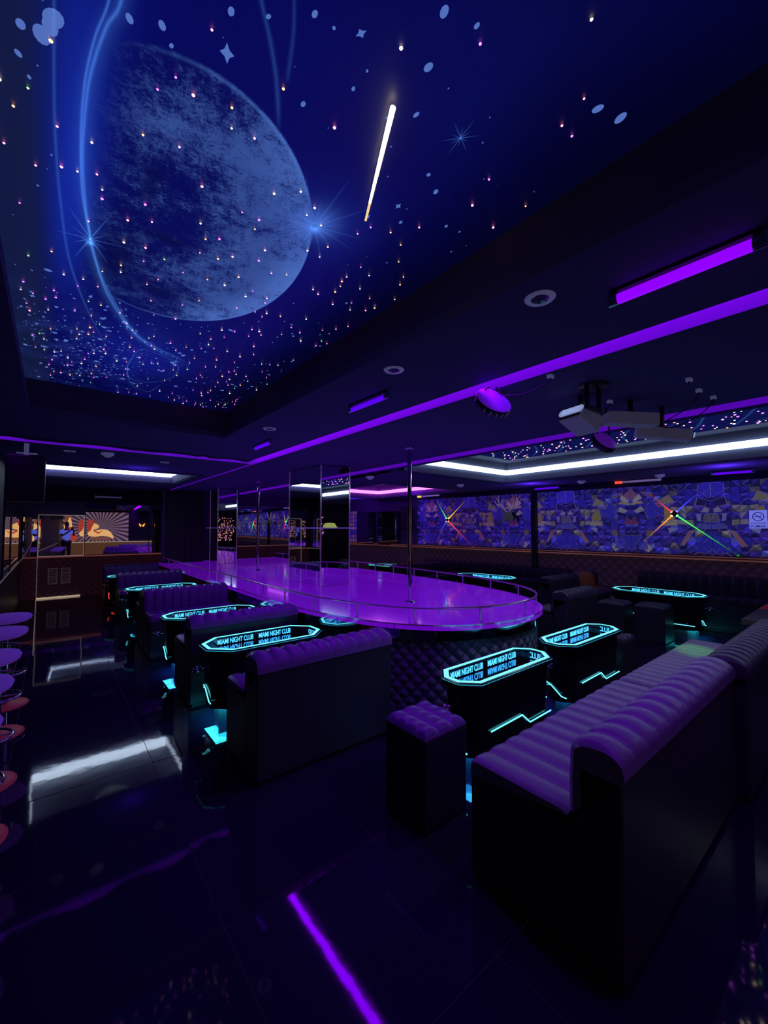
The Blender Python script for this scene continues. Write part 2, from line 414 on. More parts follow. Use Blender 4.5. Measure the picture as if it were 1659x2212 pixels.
# soft light streaks of the print: flat ribbons with a soft falloff across them
rb = bpy.data.materials.new('print_streak'); rb.use_nodes = True; n = rb.node_tree.nodes; Lr = rb.node_tree.links
n.remove(n['Principled BSDF']); out = n['Material Output']
uvn = nd(rb, 'ShaderNodeUVMap'); s2 = nd(rb, 'ShaderNodeSeparateXYZ'); Lr.new(uvn.outputs[0], s2.inputs[0])
v = math_node(rb, 'MULTIPLY', math_node(rb, 'ABSOLUTE', math_node(rb, 'SUBTRACT', s2.outputs[1], .5)), 2.)
f = math_node(rb, 'POWER', math_node(rb, 'SUBTRACT', 1., v), 2.2)
em = nd(rb, 'ShaderNodeEmission'); em.inputs[0].default_value = (.10, .32, 1., 1); Lr.new(math_node(rb, 'MULTIPLY', math_node(rb, 'MULTIPLY', f, s2.outputs[0]), .30), em.inputs[1])
tr = nd(rb, 'ShaderNodeBsdfTransparent'); ad = nd(rb, 'ShaderNodeAddShader'); Lr.new(em.outputs[0], ad.inputs[0]); Lr.new(tr.outputs[0], ad.inputs[1]); Lr.new(ad.outputs[0], out.inputs[0])
def catmull(pts, n=8):
    o = []
    for i in range(len(pts)-1):
        p0 = pts[max(i-1, 0)]; p1 = pts[i]; p2 = pts[i+1]; p3 = pts[min(i+2, len(pts)-1)]
        for k in range(n):
            t = k/n
            o.append(tuple(.5*((2*b)+(-a+c)*t+(2*a-5*b+4*c-d)*t*t+(-a+3*b-3*c+d)*t**3) for a, b, c, d in zip(p0, p1, p2, p3)))
    return o+[tuple(pts[-1])]
ZL = [0]
def ribbon(mb, pts, w, bright=1., fade=(.15, .15), sm_=True, z=None):
    ZL[0] -= .0006
    z = ZL[0] if z is None else z
    p = catmull(pts) if sm_ else pts; m = len(p); vs = []; uv = []
    for i in range(m):
        a = p[max(i-1, 0)]; c = p[min(i+1, m-1)]; dx, dy = c[0]-a[0], c[1]-a[1]; q = math.hypot(dx, dy) or 1
        nx, ny = -dy/q, dx/q; ww = w*(i/(m-1)*.5+.75) if not isinstance(w, tuple) else w[0]+(w[1]-w[0])*i/(m-1)
        t = i/(m-1); e = bright*min(1, t/fade[0] if fade[0] else 1)*min(1, (1-t)/fade[1] if fade[1] else 1)
        vs += [(p[i][0]+nx*ww, p[i][1]+ny*ww, z), (p[i][0]-nx*ww, p[i][1]-ny*ww, z)]; uv += [(e, 0), (e, 1)]
    mb.add(vs, [(2*i, 2*i+1, 2*i+3, 2*i+2) for i in range(m-1)], True, uvs=uv)
SA = [(.097, .9), (.097, 1.078), (.075, 1.164), (.054, 1.311), (.049, 1.476), (.055, 1.673), (.082, 1.943), (.127, 2.228), (.222, 2.589), (.409, 2.99), (.656, 3.207)]
SB = [(.09, .9), (.075, 1.096), (.056, 1.203), (.043, 1.349), (.044, 1.555), (.061, 1.816), (.1, 2.067)]
SC = [(-.023, 1.0), (-.022, 1.358), (-.017, 1.604), (-.001, 1.894), (.037, 2.3), (.12, 2.731), (.244, 3.209)]
SD = [(.30, .80), (.347, .875), (.397, .939), (.45, 1.02), (.511, 1.138)]
SE = [(.1, 2.067), (.177, 2.413), (.356, 2.876), (.497, 3.047), (.731, 3.199)]
R1 = [(.417, 3.563), (.438, 3.187), (.563, 3.181), (.713, 3.324), (.726, 3.617), (.601, 3.854), (.466, 3.828), (.417, 3.563)]
R2 = [(.444, 3.229), (.417, 3.563), (.505, 4.003), (.644, 4.118), (.687, 3.856)]
b = MB()
ribbon(b, SA, .010, 1.0, (.0, .1)); ribbon(b, SB, .007, 1.1, (.0, .05)); ribbon(b, SA, .05, .35, (.0, .1)); ribbon(b, SC, .010, .45, (0, .2))
ribbon(b, SD, .012, .35); ribbon(b, SE, .012, .9, (0, .1)); ribbon(b, [(.39,.80),(.43,.88),(.47,1.0)], .01, .25)
ribbon(b, R1, .008, .55, (0, 0)); ribbon(b, R2, .007, .5)
b.build('light_streaks', rb, panel)
b = MB()
def star(cx, cy, r, spikes, w, br, rot=0, stretch=1.):
    for i in range(spikes):
        a = rot+PI*i/spikes; rl = r*(1 if i % 2 == 0 else .55)
        ribbon(b, [(cx-math.cos(a)*rl, cy-math.sin(a)*rl*stretch), (cx, cy), (cx+math.cos(a)*rl, cy+math.sin(a)*rl*stretch)], (w, w), br, (.5, .5), False)
star(.1, 2.067, .13, 6, .004, 2.2, .9, 1.6); star(.952, .801, .055, 6, .002, 1.6, .3, 1.2)
star(.785, 1.405, .22, 9, .007, .55, .1, 1.3); star(.669, 3.196, .10, 5, .006, 1.0, .2, 1.5); star(.773, 2.78, .05, 4, .004, .8, .5)
star(.1, 2.067, .035, 4, .02, 1.2, .4, 1.3); star(.785, 1.405, .10, 5, .03, .55, .4)
b.build('star_flares', rb, panel)
# printed bokeh blobs and diamonds
blobm = mat('print_star', base=(.0, .0, .0), rough=.6, emis=(.095, .18, .58), es=.85)
random.seed(11)
b = MB()
def flat(cx, cy, rx, ry, a, kind):
    ZB = -.0003-.0003*random.random()
    n_ = 12 if kind == 0 else 8
    vs = []
    for i in range(n_):
        t = 2*PI*i/n_
        q = 1 if kind == 0 else (1 if i % 2 == 0 else .5)
        ex, ey = rx*q*math.cos(t), ry*q*math.sin(t)
        vs.append((cx+ex*math.cos(a)-ey*math.sin(a), cy+ex*math.sin(a)+ey*math.cos(a), ZB))
    b.add(vs, [tuple(reversed(range(n_)))])
for cx, cy, s_, kd in [(-.046,1.279,.022,0),(-.024,1.22,.024,0),(-.03,1.245,.02,0),(.321,1.033,.022,1),(-.085,1.283,.012,0),(.117,1.106,.010,0),(.18,1.072,.010,0),(.207,1.104,.006,0),(.562,.783,.013,1),(.743,.732,.012,0),(.689,.626,.012,0),(.455,.821,.008,0),(1.28,.47,.016,0),(-.093,1.368,.009,0),(.30,.94,.009,0),(.532,1.024,.008,0),(.988,1.135,.014,1),(.77,.595,.007,0),(.372,.894,.006,0),(1.20,.50,.014,0),(.62,.90,.006,0),(1.05,1.0,.010,0),(.93,1.25,.012,1)]:
    flat(cx, cy, s_*.8, s_*1.15, random.uniform(-.5, .5), kd)
for i in range(620):
    u = random.random()
    if u < .62: x_ = random.gauss(.18, .25); y_ = random.gauss(3.35, .45)
    else: x_ = random.uniform(-.1, 1.38); y_ = random.uniform(.7, 4.3)
    if not (-.17 < x_ < 1.4 and .6 < y_ < 4.34): continue
    if math.hypot((x_-.374)/.53, (y_-1.846)/.755) < 1 and x_ > -.0: continue
    s_ = random.choice([.002, .003, .004, .006, .010]) if y_ > 2.4 else random.choice([.0015, .002, .003, .005])
    flat(x_, y_, s_*random.uniform(.6, 1.6), s_*random.uniform(1.0, 2.2), random.uniform(-.3, .3), 1 if s_ > .005 and random.random() < .5 else 0)
o = b.build('printed_stars', blobm, panel); o['kind'] = 'stuff'

# fibre-optic points, individually for the nearest hundred
SCOL = [glow('star_pink', (1., .22, .45), 5.), glow('star_violet', (.62, .12, 1.), 4.5), glow('star_orange', (1., .40, .15), 4.5), glow('star_white', (1., .75, .6), 5.), glow('star_green', (.3, 1., .2), 3.)]
def star_me(m, r):
    bb = MB(); bb.lathe([(0.0001, -r*.7), (r*.7, -r*.5), (r, 0)], n=8); 
    me = bb.build('tmp', m); d = me.data; bpy.data.objects.remove(me); return d
def starfield(parent, pts, sizes, name='star_light'):
    z0 = parent.location.z
    ordr = sorted(range(len(pts)), key=lambda i: math.hypot(*(pts[i][k]+parent.location[k] for k in (0, 1)), z0-1.5)/sizes[i])
    cache = {}
    for q in ordr[:100]:
        ci = random.choices(range(5), (5, 4, 3, 2, .4))[0]; key = (ci, round(sizes[q]*2000))
        if key not in cache: cache[key] = star_me(SCOL[ci], sizes[q])
        o = bpy.data.objects.new(name, cache[key]); COL.objects.link(o); o.parent = parent; o.location = (pts[q][0], pts[q][1], -.004)
    bb = MB()
    for q in ordr[100:]:
        r_ = sizes[q]; ci = random.choices(range(5), (4, 3, 4, 3, 1))[0]
        bb.lathe([(0.0001, -.004-r_*.7), (r_*.7, -.004-r_*.5), (r_, -.004)], c=pts[q], n=6, mi=ci)
    o = bb.build('small_star_lights', SCOL, parent); o['kind'] = 'stuff'
random.seed(21)
pts = []
tries = 0
while len(pts) < 310 and tries < 20000:
    tries += 1
    p = (random.uniform(-.16, 1.39), random.uniform(.3, 4.33))
    if random.random() > (.35+.65*min(1, (p[1])/3.2)): continue
    if all(math.dist(p, q) > .04 for q in pts): pts.append(p)
starfield(panel, pts, [random.choice([.0030, .0036, .0046])+.0002*min(3, p[1]) for p in pts])
# second panel
p2m = mat('galaxy_print_dark', base=(.001, .001, .006), rough=.9, spec=.0, emis=(.004, .006, .07), es=1.)
p2 = MB().add([(3.80, -1.2, 0), (6.15, -1.2, 0), (6.15, 4.15, 0), (3.80, 4.15, 0)], [(3, 2, 1, 0)]).build('star_ceiling_panel', p2m, loc=(0, 0, 2.67))
tag(p2, 'dark blue starry panel inside the white-lit ceiling recess on the right', 'ceiling panel')
b = MB(); ZL[0] = 0
for i in range(10):
    y0 = .3+i*.4; ribbon(b, [(5.2+random.uniform(-.3, .3), y0), (5.7, y0+.25), (6.05, y0+random.uniform(.3, .7))], .03, .5)
b.build('light_streaks', rb, p2)
pts = []
while len(pts) < 330:
    p = (random.uniform(4.3, 6.12), random.uniform(.2, 4.09))
    if all(math.dist(p, q) > .045 for q in pts): pts.append(p)
starfield(p2, pts, [random.choice([.008, .010, .013]) for p in pts])

# meteor light tube on the galaxy panel
t = thing('meteor_light_tube', 'warm white meteor LED tube, bright at one end, fixed to the galaxy ceiling', 'light tube', (.92, 1.249, 2.69))
a = Vector((0, 0, 0)); e = Vector((-.19, -.385, 0)); b = MB()
K = 30
mm = [glow('meteor_dim', (1., .75, .35), .9), glow('meteor_mid', (1., .78, .42), 2.6), glow('meteor_bright', (1., .86, .55), 6.)]
for i in range(K):
    p = a.lerp(e, i/(K-1)); q = a.lerp(e, (i+.6)/(K-1)); b.cyl(p, q, .0045+.004*i/K, n=10, mi=0 if i < 6 else (1 if i < 14 else 2))
b.build('led_segments', mm, t)
MB().cyl(a+Vector((0, 0, .006)), e+Vector((0, 0, .006)), .004, n=8).build('tube_body', mat('milky_tube', base=(.5, .5, .5), rough=.4), t)

# ------------------------------------------------------------------ ceiling fixtures
def tube_fixture(x, y, z, L_, label, m, rz=0, group='blacklight tubes along the ceiling', r=.016):
    t = thing('blacklight_tube', label, 'ceiling lamp', (x, y, z), rz, group)
    MB().cyl((0, -L_/2+.02, -.035), (0, L_/2-.02, -.035), r, n=14).build('tube', m, t)
    MB().box(-.02, .02, -L_/2, L_/2, -.012, .0).build('batten', BLACK, t)
    for s in (-1, 1):
        MB().cyl((0, s*(L_/2-.02), -.035), (0, s*(L_/2+.012), -.035), r*1.1, n=12).box(-.012, .012, s*L_/2-.01, s*L_/2+.01, -.04, 0).build('end_cap', CHROME, t)
    return t
tube_fixture(1.63, .43, SZ, .42, 'large bright violet blacklight tube on the ceiling at upper right', TUBE_N, r=.019)
tube_fixture(1.68, 2.25, SZ, .42, 'short violet blacklight tube between two downlights above the aisle', TUBE)
tube_fixture(1.70, 4.11, SZ, .42, 'small violet blacklight tube furthest along the aisle soffit', TUBE)
tube_fixture(7.45, 1.40, 2.31, .45, 'violet blacklight tube above the no-smoking end of the patterned wall', TUBE, WROT)
tube_fixture(7.55, 4.25, 2.31, .48, 'violet blacklight tube above the deer head on the patterned wall', TUBE, WROT)
tube_fixture(7.45, 7.75, 2.31, .42, 'faint blue-violet blacklight tube at the far end of the patterned wall', TUBE, WROT)
def downlight(x, y, z, label):
    t = thing('downlight', label, 'ceiling light', (x, y, z))
    MB().lathe([(.034, -.004), (.052, -.006), (.058, 0)], n=28).build('rim', WHITEP, t)
    MB().lathe([(.0001, .004), (.02, .001), (.035, -.004)], n=20).build('lens', mat('downlight_lens', base=(.2, .2, .25), rough=.15, metal=.8), t)
    return t
for a in ((1.455, .835, 'round white-rimmed downlight nearest the big violet tube'), (1.485, 1.745, 'round downlight beside the short violet tube on the soffit'), (1.51, 3.50, 'small round downlight furthest along the aisle soffit')):
    downlight(a[0], a[1], SZ, a[2])
downlight(.15, 5.95, 2.385, 'faint round downlight left of the smoke detector on the rear ceiling'); downlight(1.18, 6.17, 2.385, 'faint round downlight right of the smoke detector on the rear ceiling')
def detector(x, y, z, label):
    t = thing('smoke_detector', label, 'smoke detector', (x, y, z))
    MB().lathe([(.0001, -.05), (.035, -.048), (.042, -.03), (.062, -.028), (.068, 0)], n=24).build('housing', WHITEP, t)
    MB().lathe([(.008, -.052), (.012, -.054), (.001, -.056)], n=10).build('lens', GREY, t)
detector(.504, 5.83, 2.385, 'white smoke detector in front of the glowing ceiling recess')
detector(4.0, 5.3, 2.33, 'white smoke detector on the violet ceiling near the front pole'); detector(6.1, 5.2, 2.33, 'white smoke detector below the corner of the white LED line')
detector(7.3, 3.45, 2.33, 'smoke detector above the middle of the patterned wall'); detector(7.40, 2.27, 2.33, 'smoke detector near the right-hand tube of the patterned wall')

# clip-on sockets and cables on the stage ceiling
for x, y, lab in ((2.868, .72, 'small white cable clip on the stage ceiling, leftmost of the three near the starry recess'), (3.145, .74, 'small white cable clip in the middle of the three near the starry recess'), (3.385, .72, 'small white cable clip closest to the starry recess'), (2.95, 1.19, 'small white cable clip between the hanging projectors'), (2.19, 1.20, 'small white cable clip on the violet edge of the stage ceiling')):
    t = thing('ceiling_socket', lab, 'socket', (x, y, 2.37)); MB().box(-.02, .02, -.014, .014, -.02, 0, bev=.003).build('housing', WHITEP, t); MB().cyl((0, 0, -.02), (0, 0, -.035), .006, n=8).build('plug', BLACK, t)
def cable(label, pts, r=.0035): tag(MB().tube(catmull(pts, 10), r, n=6).build('power_cable', BLACK), label, 'cable')
cable('black cable looping from the violet ceiling edge to the round LED light', [(2.19, 1.20, 2.335), (2.13, 1.33, 2.28), (2.12, 1.45, 2.30), (2.16, 1.53, 2.33)])
cable('black cable drooping across the grey laser box', [(2.95, 1.19, 2.335), (2.86, 1.2, 2.26), (2.72, 1.16, 2.235), (2.60, 1.2, 2.29)])
cable('thin cable dangling from the socket nearest the recess', [(3.385, .72, 2.335), (3.39, .80, 2.26), (3.36, .95, 2.20), (3.25, 1.02, 2.22)])
cable('thin cable dangling from the middle ceiling socket', [(3.145, .74, 2.335), (3.18, .82, 2.27), (3.22, .95, 2.22), (3.22, 1.0, 2.2)])

VIOP = mat('violet_lit_plastic', base=(.22, .06, .45), rough=.45, emis=(.13, .01, .5), es=.25)
def disc_light(loc, yaw, tilt, label, r=.115):
    t = thing('round_stage_light', label, 'stage light', (loc[0], loc[1], 2.37))
    Rm = Vector(tilt).to_track_quat('Z', 'Y').to_matrix().to_4x4()
    dz = loc[2]-2.37
    def T(mb):
        mb.v = [tuple((Rm @ Vector(v))+Vector((0, 0, dz))) for v in mb.v]; return mb
    T(MB().lathe([(.0001, .05), (r*.35, .048), (r*.95, .025), (r, .018)], n=32)).build('top_shell', VIOP, t)
    T(MB().lathe([(r, .018), (r*1.02, 0), (r*.97, -.028), (.0001, -.03)], n=32)).build('body', BLACK, t)
    lb = MB()
    for i in range(18):
        a = 2*PI*i/18; lb.box(math.cos(a)*r*.99-.006, math.cos(a)*r*.99+.006, math.sin(a)*r*.99-.006, math.sin(a)*r*.99+.006, -.022, .006)
    T(lb).build('lens_ring', mat('lens_glass', base=(.3, .3, .45), rough=.1, metal=.8), t)
    hy = Vector((math.cos(yaw), math.sin(yaw), 0))
    for s in (-1, 1):
        MB().tube(catmull([(hy.x*s*.03, hy.y*s*.03, dz+.035), (hy.x*s*.045, hy.y*s*.045, dz+.075), (hy.x*s*.02, hy.y*s*.02, .0)], 6), .006, n=8).build('bracket', BLACK, t)
disc_light((2.10, 1.53, 2.27), R(-38), (-.25, -.75, .6), 'round violet-topped LED stage light tilted from the violet ceiling edge')
disc_light((3.10, 1.30, 2.12), R(-38), (-.25, -.75, .6), 'smaller violet-topped LED stage light hanging below the grey laser box', r=.085)
def laser_box(loc, dims, yaw, tilt, label, leds=True, arms=1):
    t = thing('stage_laser', label, 'stage light', (loc[0], loc[1], 2.37)); dz = loc[2]-2.37
    Rm = Matrix.Rotation(yaw, 4, 'Z') @ Matrix.Rotation(tilt, 4, 'Y'); a, c, h = [d/2 for d in dims]
    def T(mb): mb.v = [tuple((Rm @ Vector(v))+Vector((0, 0, dz))) for v in mb.v]; return mb
    T(MB().box(-a, a, -c, c, -h, h, bev=.006)).build('housing', GREY, t)
    T(MB().box(a+.0005, a+.006, -c*.9, c*.9, -h*.8, h*.8)).build('front_panel', BLACKG, t)
    if leds:
        lb = MB()
        for i in range(7): y = -c*.8+i*c*1.6/6; lb.cyl((a+.006, y, 0), (a+.012, y, 0), h*.5, n=10)
        T(lb).build('lens_row', mat('lens_bright', base=(.4, .45, .6), rough=.1, metal=.6, emis=(.4, .5, .9), es=.5), t)
    T(MB().box(-a*.5, a*.1, -c*.7, c*.7, h+.0005, h+.004)).build('vent', BLACK, t)
    for s in ((-1, 1) if arms == 2 else (0,)): 
        MB().box(-.012, .012, s*c*.9-.012, s*c*.9+.012, dz+h*.6, 0).build('hanging_arm', BLACK, t)
    return t
laser_box((2.70, 1.27, 2.21), (.19, .17, .11), R(165), R(-28), 'boxy pale grey laser projector tilted with a row of small lenses')
laser_box((3.05, 1.10, 2.235), (.34, .10, .085), R(-38), R(2), 'long pale grey laser bar hanging under the stage ceiling', False)
laser_box((3.40, 1.02, 2.175), (.34, .09, .08), R(-58), R(10), 'second grey laser bar angled down beside the cables')
t = thing('hanging_bracket', 'black U-shaped bracket hanging empty from the stage ceiling above the grey laser box', 'bracket', (2.56, 1.13, 2.37))
b = MB(); b.box(-.09, -.07, -.01, .01, -.14, 0); b.box(.07, .09, -.01, .01, -.14, 0); b.box(-.09, .09, -.012, .012, -.155, -.135); b.build('frame', BLACK, t)
MB().lathe([(.0001, -.01), (.09, -.01), (.095, 0)], n=20).build('ceiling_plate', BLACK, t)

# ------------------------------------------------------------------ stage
OUT = [(1.92, 10.55), (1.92, 4.6), (1.93, 4.0), (2.0, 3.4), (2.18, 2.78), (2.45, 2.38), (2.78, 2.17), (3.17, 2.08), (3.6, 2.12), (4.0, 2.34), (4.33, 2.80), (4.55, 3.55), (4.68, 4.6), (4.78, 10.55)]
def curve(pts):
    return [pts[0]]+catmull(pts[1:-1], 6)+[pts[-1]]
OC = curve(OUT)
def inset(pts, d):
    o = []; m = len(pts)
    for i in range(m):
        a = pts[max(i-1, 0)]; c = pts[min(i+1, m-1)]; dx, dy = c[0]-a[0], c[1]-a[1]; q = math.hypot(dx, dy)
        o.append((pts[i][0]-dy/q*d, pts[i][1]+dx/q*d))
    return o
stg = thing('stage', 'long round-ended dance stage with glowing violet floor and chrome rail', 'stage', (3.2, 6, 0))
def off(pts): return [(p[0]-3.2, p[1]-6) for p in pts]
sg = mat('violet_acrylic', base=(.05, .02, .10), rough=.10, coat=.2, emis=(.145, .002, .56), es=.82)
Ls = sg.node_tree.links; bsn = sg.node_tree.nodes['Principled BSDF']
tcs = nd(sg, 'ShaderNodeTexCoord'); nz = nd(sg, 'ShaderNodeTexNoise'); nz.inputs['Scale'].default_value = 1.6; nz.inputs['Detail'].default_value = 2
Ls.new(tcs.outputs['Object'], nz.inputs['Vector'])
br = nd(sg, 'ShaderNodeTexBrick'); br.offset = 0; br.inputs['Scale'].default_value = 1; br.inputs['Brick Width'].default_value = .95; br.inputs['Row Height'].default_value = 1.1; br.inputs['Mortar Size'].default_value = .004
br.inputs['Color1'].default_value = (1, 1, 1, 1); br.inputs['Color2'].default_value = (.93, .93, .93, 1); br.inputs['Mortar'].default_value = (.5, .5, .5, 1)
Ls.new(tcs.outputs['Object'], br.inputs['Vector'])
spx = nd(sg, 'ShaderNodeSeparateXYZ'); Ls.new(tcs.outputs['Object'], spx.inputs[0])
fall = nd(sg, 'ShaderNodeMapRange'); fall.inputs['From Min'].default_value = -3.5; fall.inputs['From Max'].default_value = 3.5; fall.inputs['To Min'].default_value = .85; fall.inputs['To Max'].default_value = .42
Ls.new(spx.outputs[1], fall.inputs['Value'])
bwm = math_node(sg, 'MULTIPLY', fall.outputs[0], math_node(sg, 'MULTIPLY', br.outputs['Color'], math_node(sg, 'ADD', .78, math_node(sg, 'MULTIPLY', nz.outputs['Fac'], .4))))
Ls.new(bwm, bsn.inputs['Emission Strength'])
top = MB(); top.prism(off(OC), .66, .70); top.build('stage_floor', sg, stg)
b = MB(); b.prism(off(inset(OC, .004)), .665, .672, False, False); 
MB().prism(off(inset(OC, .012)), .575, .6595, True, True, smooth=True).build('mirror_band', mat('mirror_band', base=(.45, .5, .6), rough=.08, metal=1.), stg)
qs = quilt_mat('quilted_stage_skirt', (.09, .10, .13), .115, rough=.3)
MB().prism(off(inset(OC, .05)), .0, .574, False, False, smooth=True).build('quilted_skirt', qs, stg)
RL = inset(OC, .055); RLp = [(p[0]-3.2, p[1]-6, .83) for p in RL]
RLp = [(RLp[0][0], y, .83) for y in (4.5, 3.0, 1.5, 0)]+RLp[1:-1]+[(RLp[-1][0]-.02, y, .83) for y in (0, 1.5, 3, 4.5)]
railm = mat('chrome_rail', base=(.55, .42, .68), rough=.16, metal=1., emis=(.10, .01, .22), es=.22)
hrail = MB().tube(RLp, .011, n=10).build('handrail', railm, stg)
MB().prism(off(inset(OC, -.003)), .695, .707, False, False).build('edge_trim', railm, stg)
dist = 0; prev = RLp[0]; nxt = .2
for p in RLp[1:]:
    seg = math.dist(prev, p); 
    while dist+seg > nxt:
        f = (nxt-dist)/seg; q = [prev[k]+(p[k]-prev[k])*f for k in range(3)]
        MB().cyl((q[0], q[1], .70), (q[0], q[1], .83), .009, n=10).cyl((q[0], q[1], .70), (q[0], q[1], .712), .018, n=12).build('rail_post', railm, hrail)
        nxt += .56
    dist += seg; prev = p
polem = mat('chrome_pole', base=(.62, .58, .72), rough=.07, metal=1.)
def pole(x, y, label):
    t = thing('dance_pole', label, 'pole', (x, y, .70), 0, None)
    MB().cyl((0, 0, .0), (0, 0, 1.66), .024, n=24).build('pole', polem, t)
    MB().lathe([(.026, .02), (.055, .012), (.06, .001)], n=24).build('base_flange', polem, t)
    MB().lathe([(.026, 1.65), (.05, 1.655), (.055, 1.67)], n=24).build('ceiling_flange', polem, t)
pole(3.03, 3.30, 'tall chrome dance pole at the rounded near end of the stage')
pole(3.05, 7.55, 'chrome dance pole further back between the two mirrored pillars')
framem = mat('pillar_edge_trim', base=(.6, .6, .7), rough=.15, metal=1., emis=(.2, .1, .4), es=.15)
def pillar(x0, x1, y0, y1, label):
    cx, cy = (x0+x1)/2, (y0+y1)/2; a, c = (x1-x0)/2, (y1-y0)/2
    t = thing('mirrored_pillar', label, 'pillar', (cx, cy, .70))
    MB().box(-a+.006, a-.006, -c+.006, c-.006, .001, 1.668).build('core', BLACK, t)
    for nm, q in (('front', (-a+.008, a-.008, -c, -c+.005)), ('back', (-a+.008, a-.008, c-.005, c)), ('l', (-a, -a+.005, -c+.008, c-.008)), ('r', (a-.005, a, -c+.008, c-.008))):
        MB().box(q[0], q[1], q[2], q[3], .005, 1.66).build('mirror_panel', MIRROR, t)
    for sx in (-1, 1):
        for sy in (-1, 1):
            MB().box(sx*a-.007, sx*a+.007, sy*c-.007, sy*c+.007, .001, 1.664).build('corner_trim', framem, t)
    # glass shelf all round with chrome rail
    zs = .79
    w = .07
    b = MB(); b.box(-a-w, a+w, -c-w, -c-.009, zs, zs+.012); b.box(-a-w, a+w, c+.009, c+w, zs, zs+.012); b.box(-a-w, -a-.009, -c-.009, c+.009, zs, zs+.012); b.box(a+.009, a+w, -c-.009, c+.009, zs, zs+.012)
    b.build('shelf', mat('shelf_acrylic', base=(.3, .2, .5), rough=.1, emis=(.22, .12, .6), es=.45), t)
    return t
pillar(2.86, 3.33, 4.90, 5.85, 'nearer mirror-clad pillar standing on the violet stage, ringed by a shelf')
pillar(2.86, 3.28, 9.35, 9.9, 'farther mirror-clad pillar at the back of the stage')
t = thing('cap', 'yellow-green fluorescent cap lying on the shelf of the nearer mirrored pillar', 'cap', (3.0, 4.865, 1.503))
ym = mat('neon_yellow_cloth', base=(.45, .6, .1), rough=.8, emis=(.45, .62, .08), es=.45)
MB().lathe([(.075, 0), (.072, .03), (.05, .058), (.0001, .066)], n=20).build('crown', ym, t)
MB().grid(lambda u, v: (.065+.05*math.sin(PI*v)*u+.0, -.05+.1*v, .004+.01*(1-u)), 4, 8).build('peak', ym, t)
t = thing('security_camera', 'small black camera fixed at the top of the nearer mirrored pillar', 'camera', (3.24, 4.86, 2.33))
MB().box(-.035, .035, -.05, .02, -.05, .005, bev=.008).build('body', BLACK, t); MB().cyl((0, -.05, -.022), (0, -.065, -.022), .018, n=14).build('lens', BLACKG, t); MB().box(-.01, .01, 0, .02, 0, .04).build('mount', BLACK, t)
# black doorway block behind the stage
t = thing('backstage_screen', 'tall black panelled screen closing the far left end of the stage', 'screen', (2.42, 10.3, .70))
for i in range(2):
    MB().box(-.42+i*.42, -.005+i*.42, 0, .06, .001, 1.66, bev=.006).build('panel', BLACK, t)
MB().box(-.47, -.425, -.01, .08, .001, 1.66).build('post', mat('violet_dim_post', base=(.06, .04, .12), rough=.4), t)

# ------------------------------------------------------------------ sofas
def arc(cx, cz, r, a0, a1, n=7): return [(cx+r*math.cos(R(a0+(a1-a0)*i/n)), cz+r*math.sin(R(a0+(a1-a0)*i/n))) for i in range(n+1)]
def sofa(label, L_, D, loc, rz=0, sh=.50, bh=.74, bt=.20, rib=.105, group=None, ribseat=True, seatm=None, leather=None, backm=None):
    lt = leather or LEATHER
    t = thing('sofa', label, 'sofa', loc, rz, group)
    MB().box(.0, L_, .0, bt-.02, .02, bh-.09, bev=.012).build('back_panel', backm or LEATHER_B, t)
    MB().box(.004, L_-.004, bt-.019, D-.012, .02, sh-.055, bev=.01).build('seat_base', LEATHER_B, t)
    MB().box(.03, L_-.03, .03, D-.05, 0.0, .019).build('plinth', BLACK, t)
    r = bt/2+.006
    prof = [(bt+.012, sh+.001), (bt+.012, (sh+bh)/2-.02)]+[(y, z) for y, z in arc(bt/2, bh-r*.62, r, 0, 180, 10)]+[(-.010, bh-r*.62-.03)]
    prof = [(y, z if z < bh-r*.62 else bh-r*.62+(z-(bh-r*.62))*.62) for y, z in prof]
    wts = [1.]*(len(prof)-6)+[.75, .5, .3, .15, .05, 0]
    MB().channel(.0, L_, rib, prof, .026, wts=wts).build('backrest', lt, t)
    sp_ = [(bt+.015, sh-.012), (bt+.05, sh), (D-.07, sh-.002)]+arc(D-.05, sh-.045, .043, 80, 0, 5)+[(D-.006, sh-.075)]
    MB().channel(.0, L_, rib if ribseat else L_, sp_, .016 if ribseat else .004).build('seat_cushion', seatm or lt, t)
    return t
# aisle row on the left (parallel rows, ends toward the camera)
G1 = 'sofas in the left row beside the stage'
VL = mat('violet_sheen_leather', base=(.10, .04, .17), rough=.30, bump=(50, .12))  # violet sheen on the black leather put into the base colour
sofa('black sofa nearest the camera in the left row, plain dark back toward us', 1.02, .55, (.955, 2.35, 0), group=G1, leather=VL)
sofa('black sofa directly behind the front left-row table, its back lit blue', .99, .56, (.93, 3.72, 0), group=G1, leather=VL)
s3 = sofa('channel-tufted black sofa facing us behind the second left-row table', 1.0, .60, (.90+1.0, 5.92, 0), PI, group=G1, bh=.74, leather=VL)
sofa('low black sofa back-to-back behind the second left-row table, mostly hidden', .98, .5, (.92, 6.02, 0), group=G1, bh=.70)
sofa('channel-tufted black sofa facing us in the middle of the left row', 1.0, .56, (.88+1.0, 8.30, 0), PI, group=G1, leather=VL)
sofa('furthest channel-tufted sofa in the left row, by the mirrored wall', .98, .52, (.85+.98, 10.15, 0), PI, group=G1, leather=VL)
# right foreground sofas
G2 = 'sofas in the right foreground'
sofa('large black sofa in the right foreground with a ribbed seat', 1.50, .63, (1.45, .575, 0), group=G2, bt=.165, bh=.765, rib=.115, seatm=LEATHER_S, leather=LEATHER_S)
sofa('second ribbed black sofa behind the large foreground one at right edge', 1.55, .68, (2.98, .52, 0), group=G2, rib=.10, bh=.765, seatm=LEATHER_S, leather=mat('leather_dark', base=(.03, .028, .045), rough=.36, bump=(40, .15)))
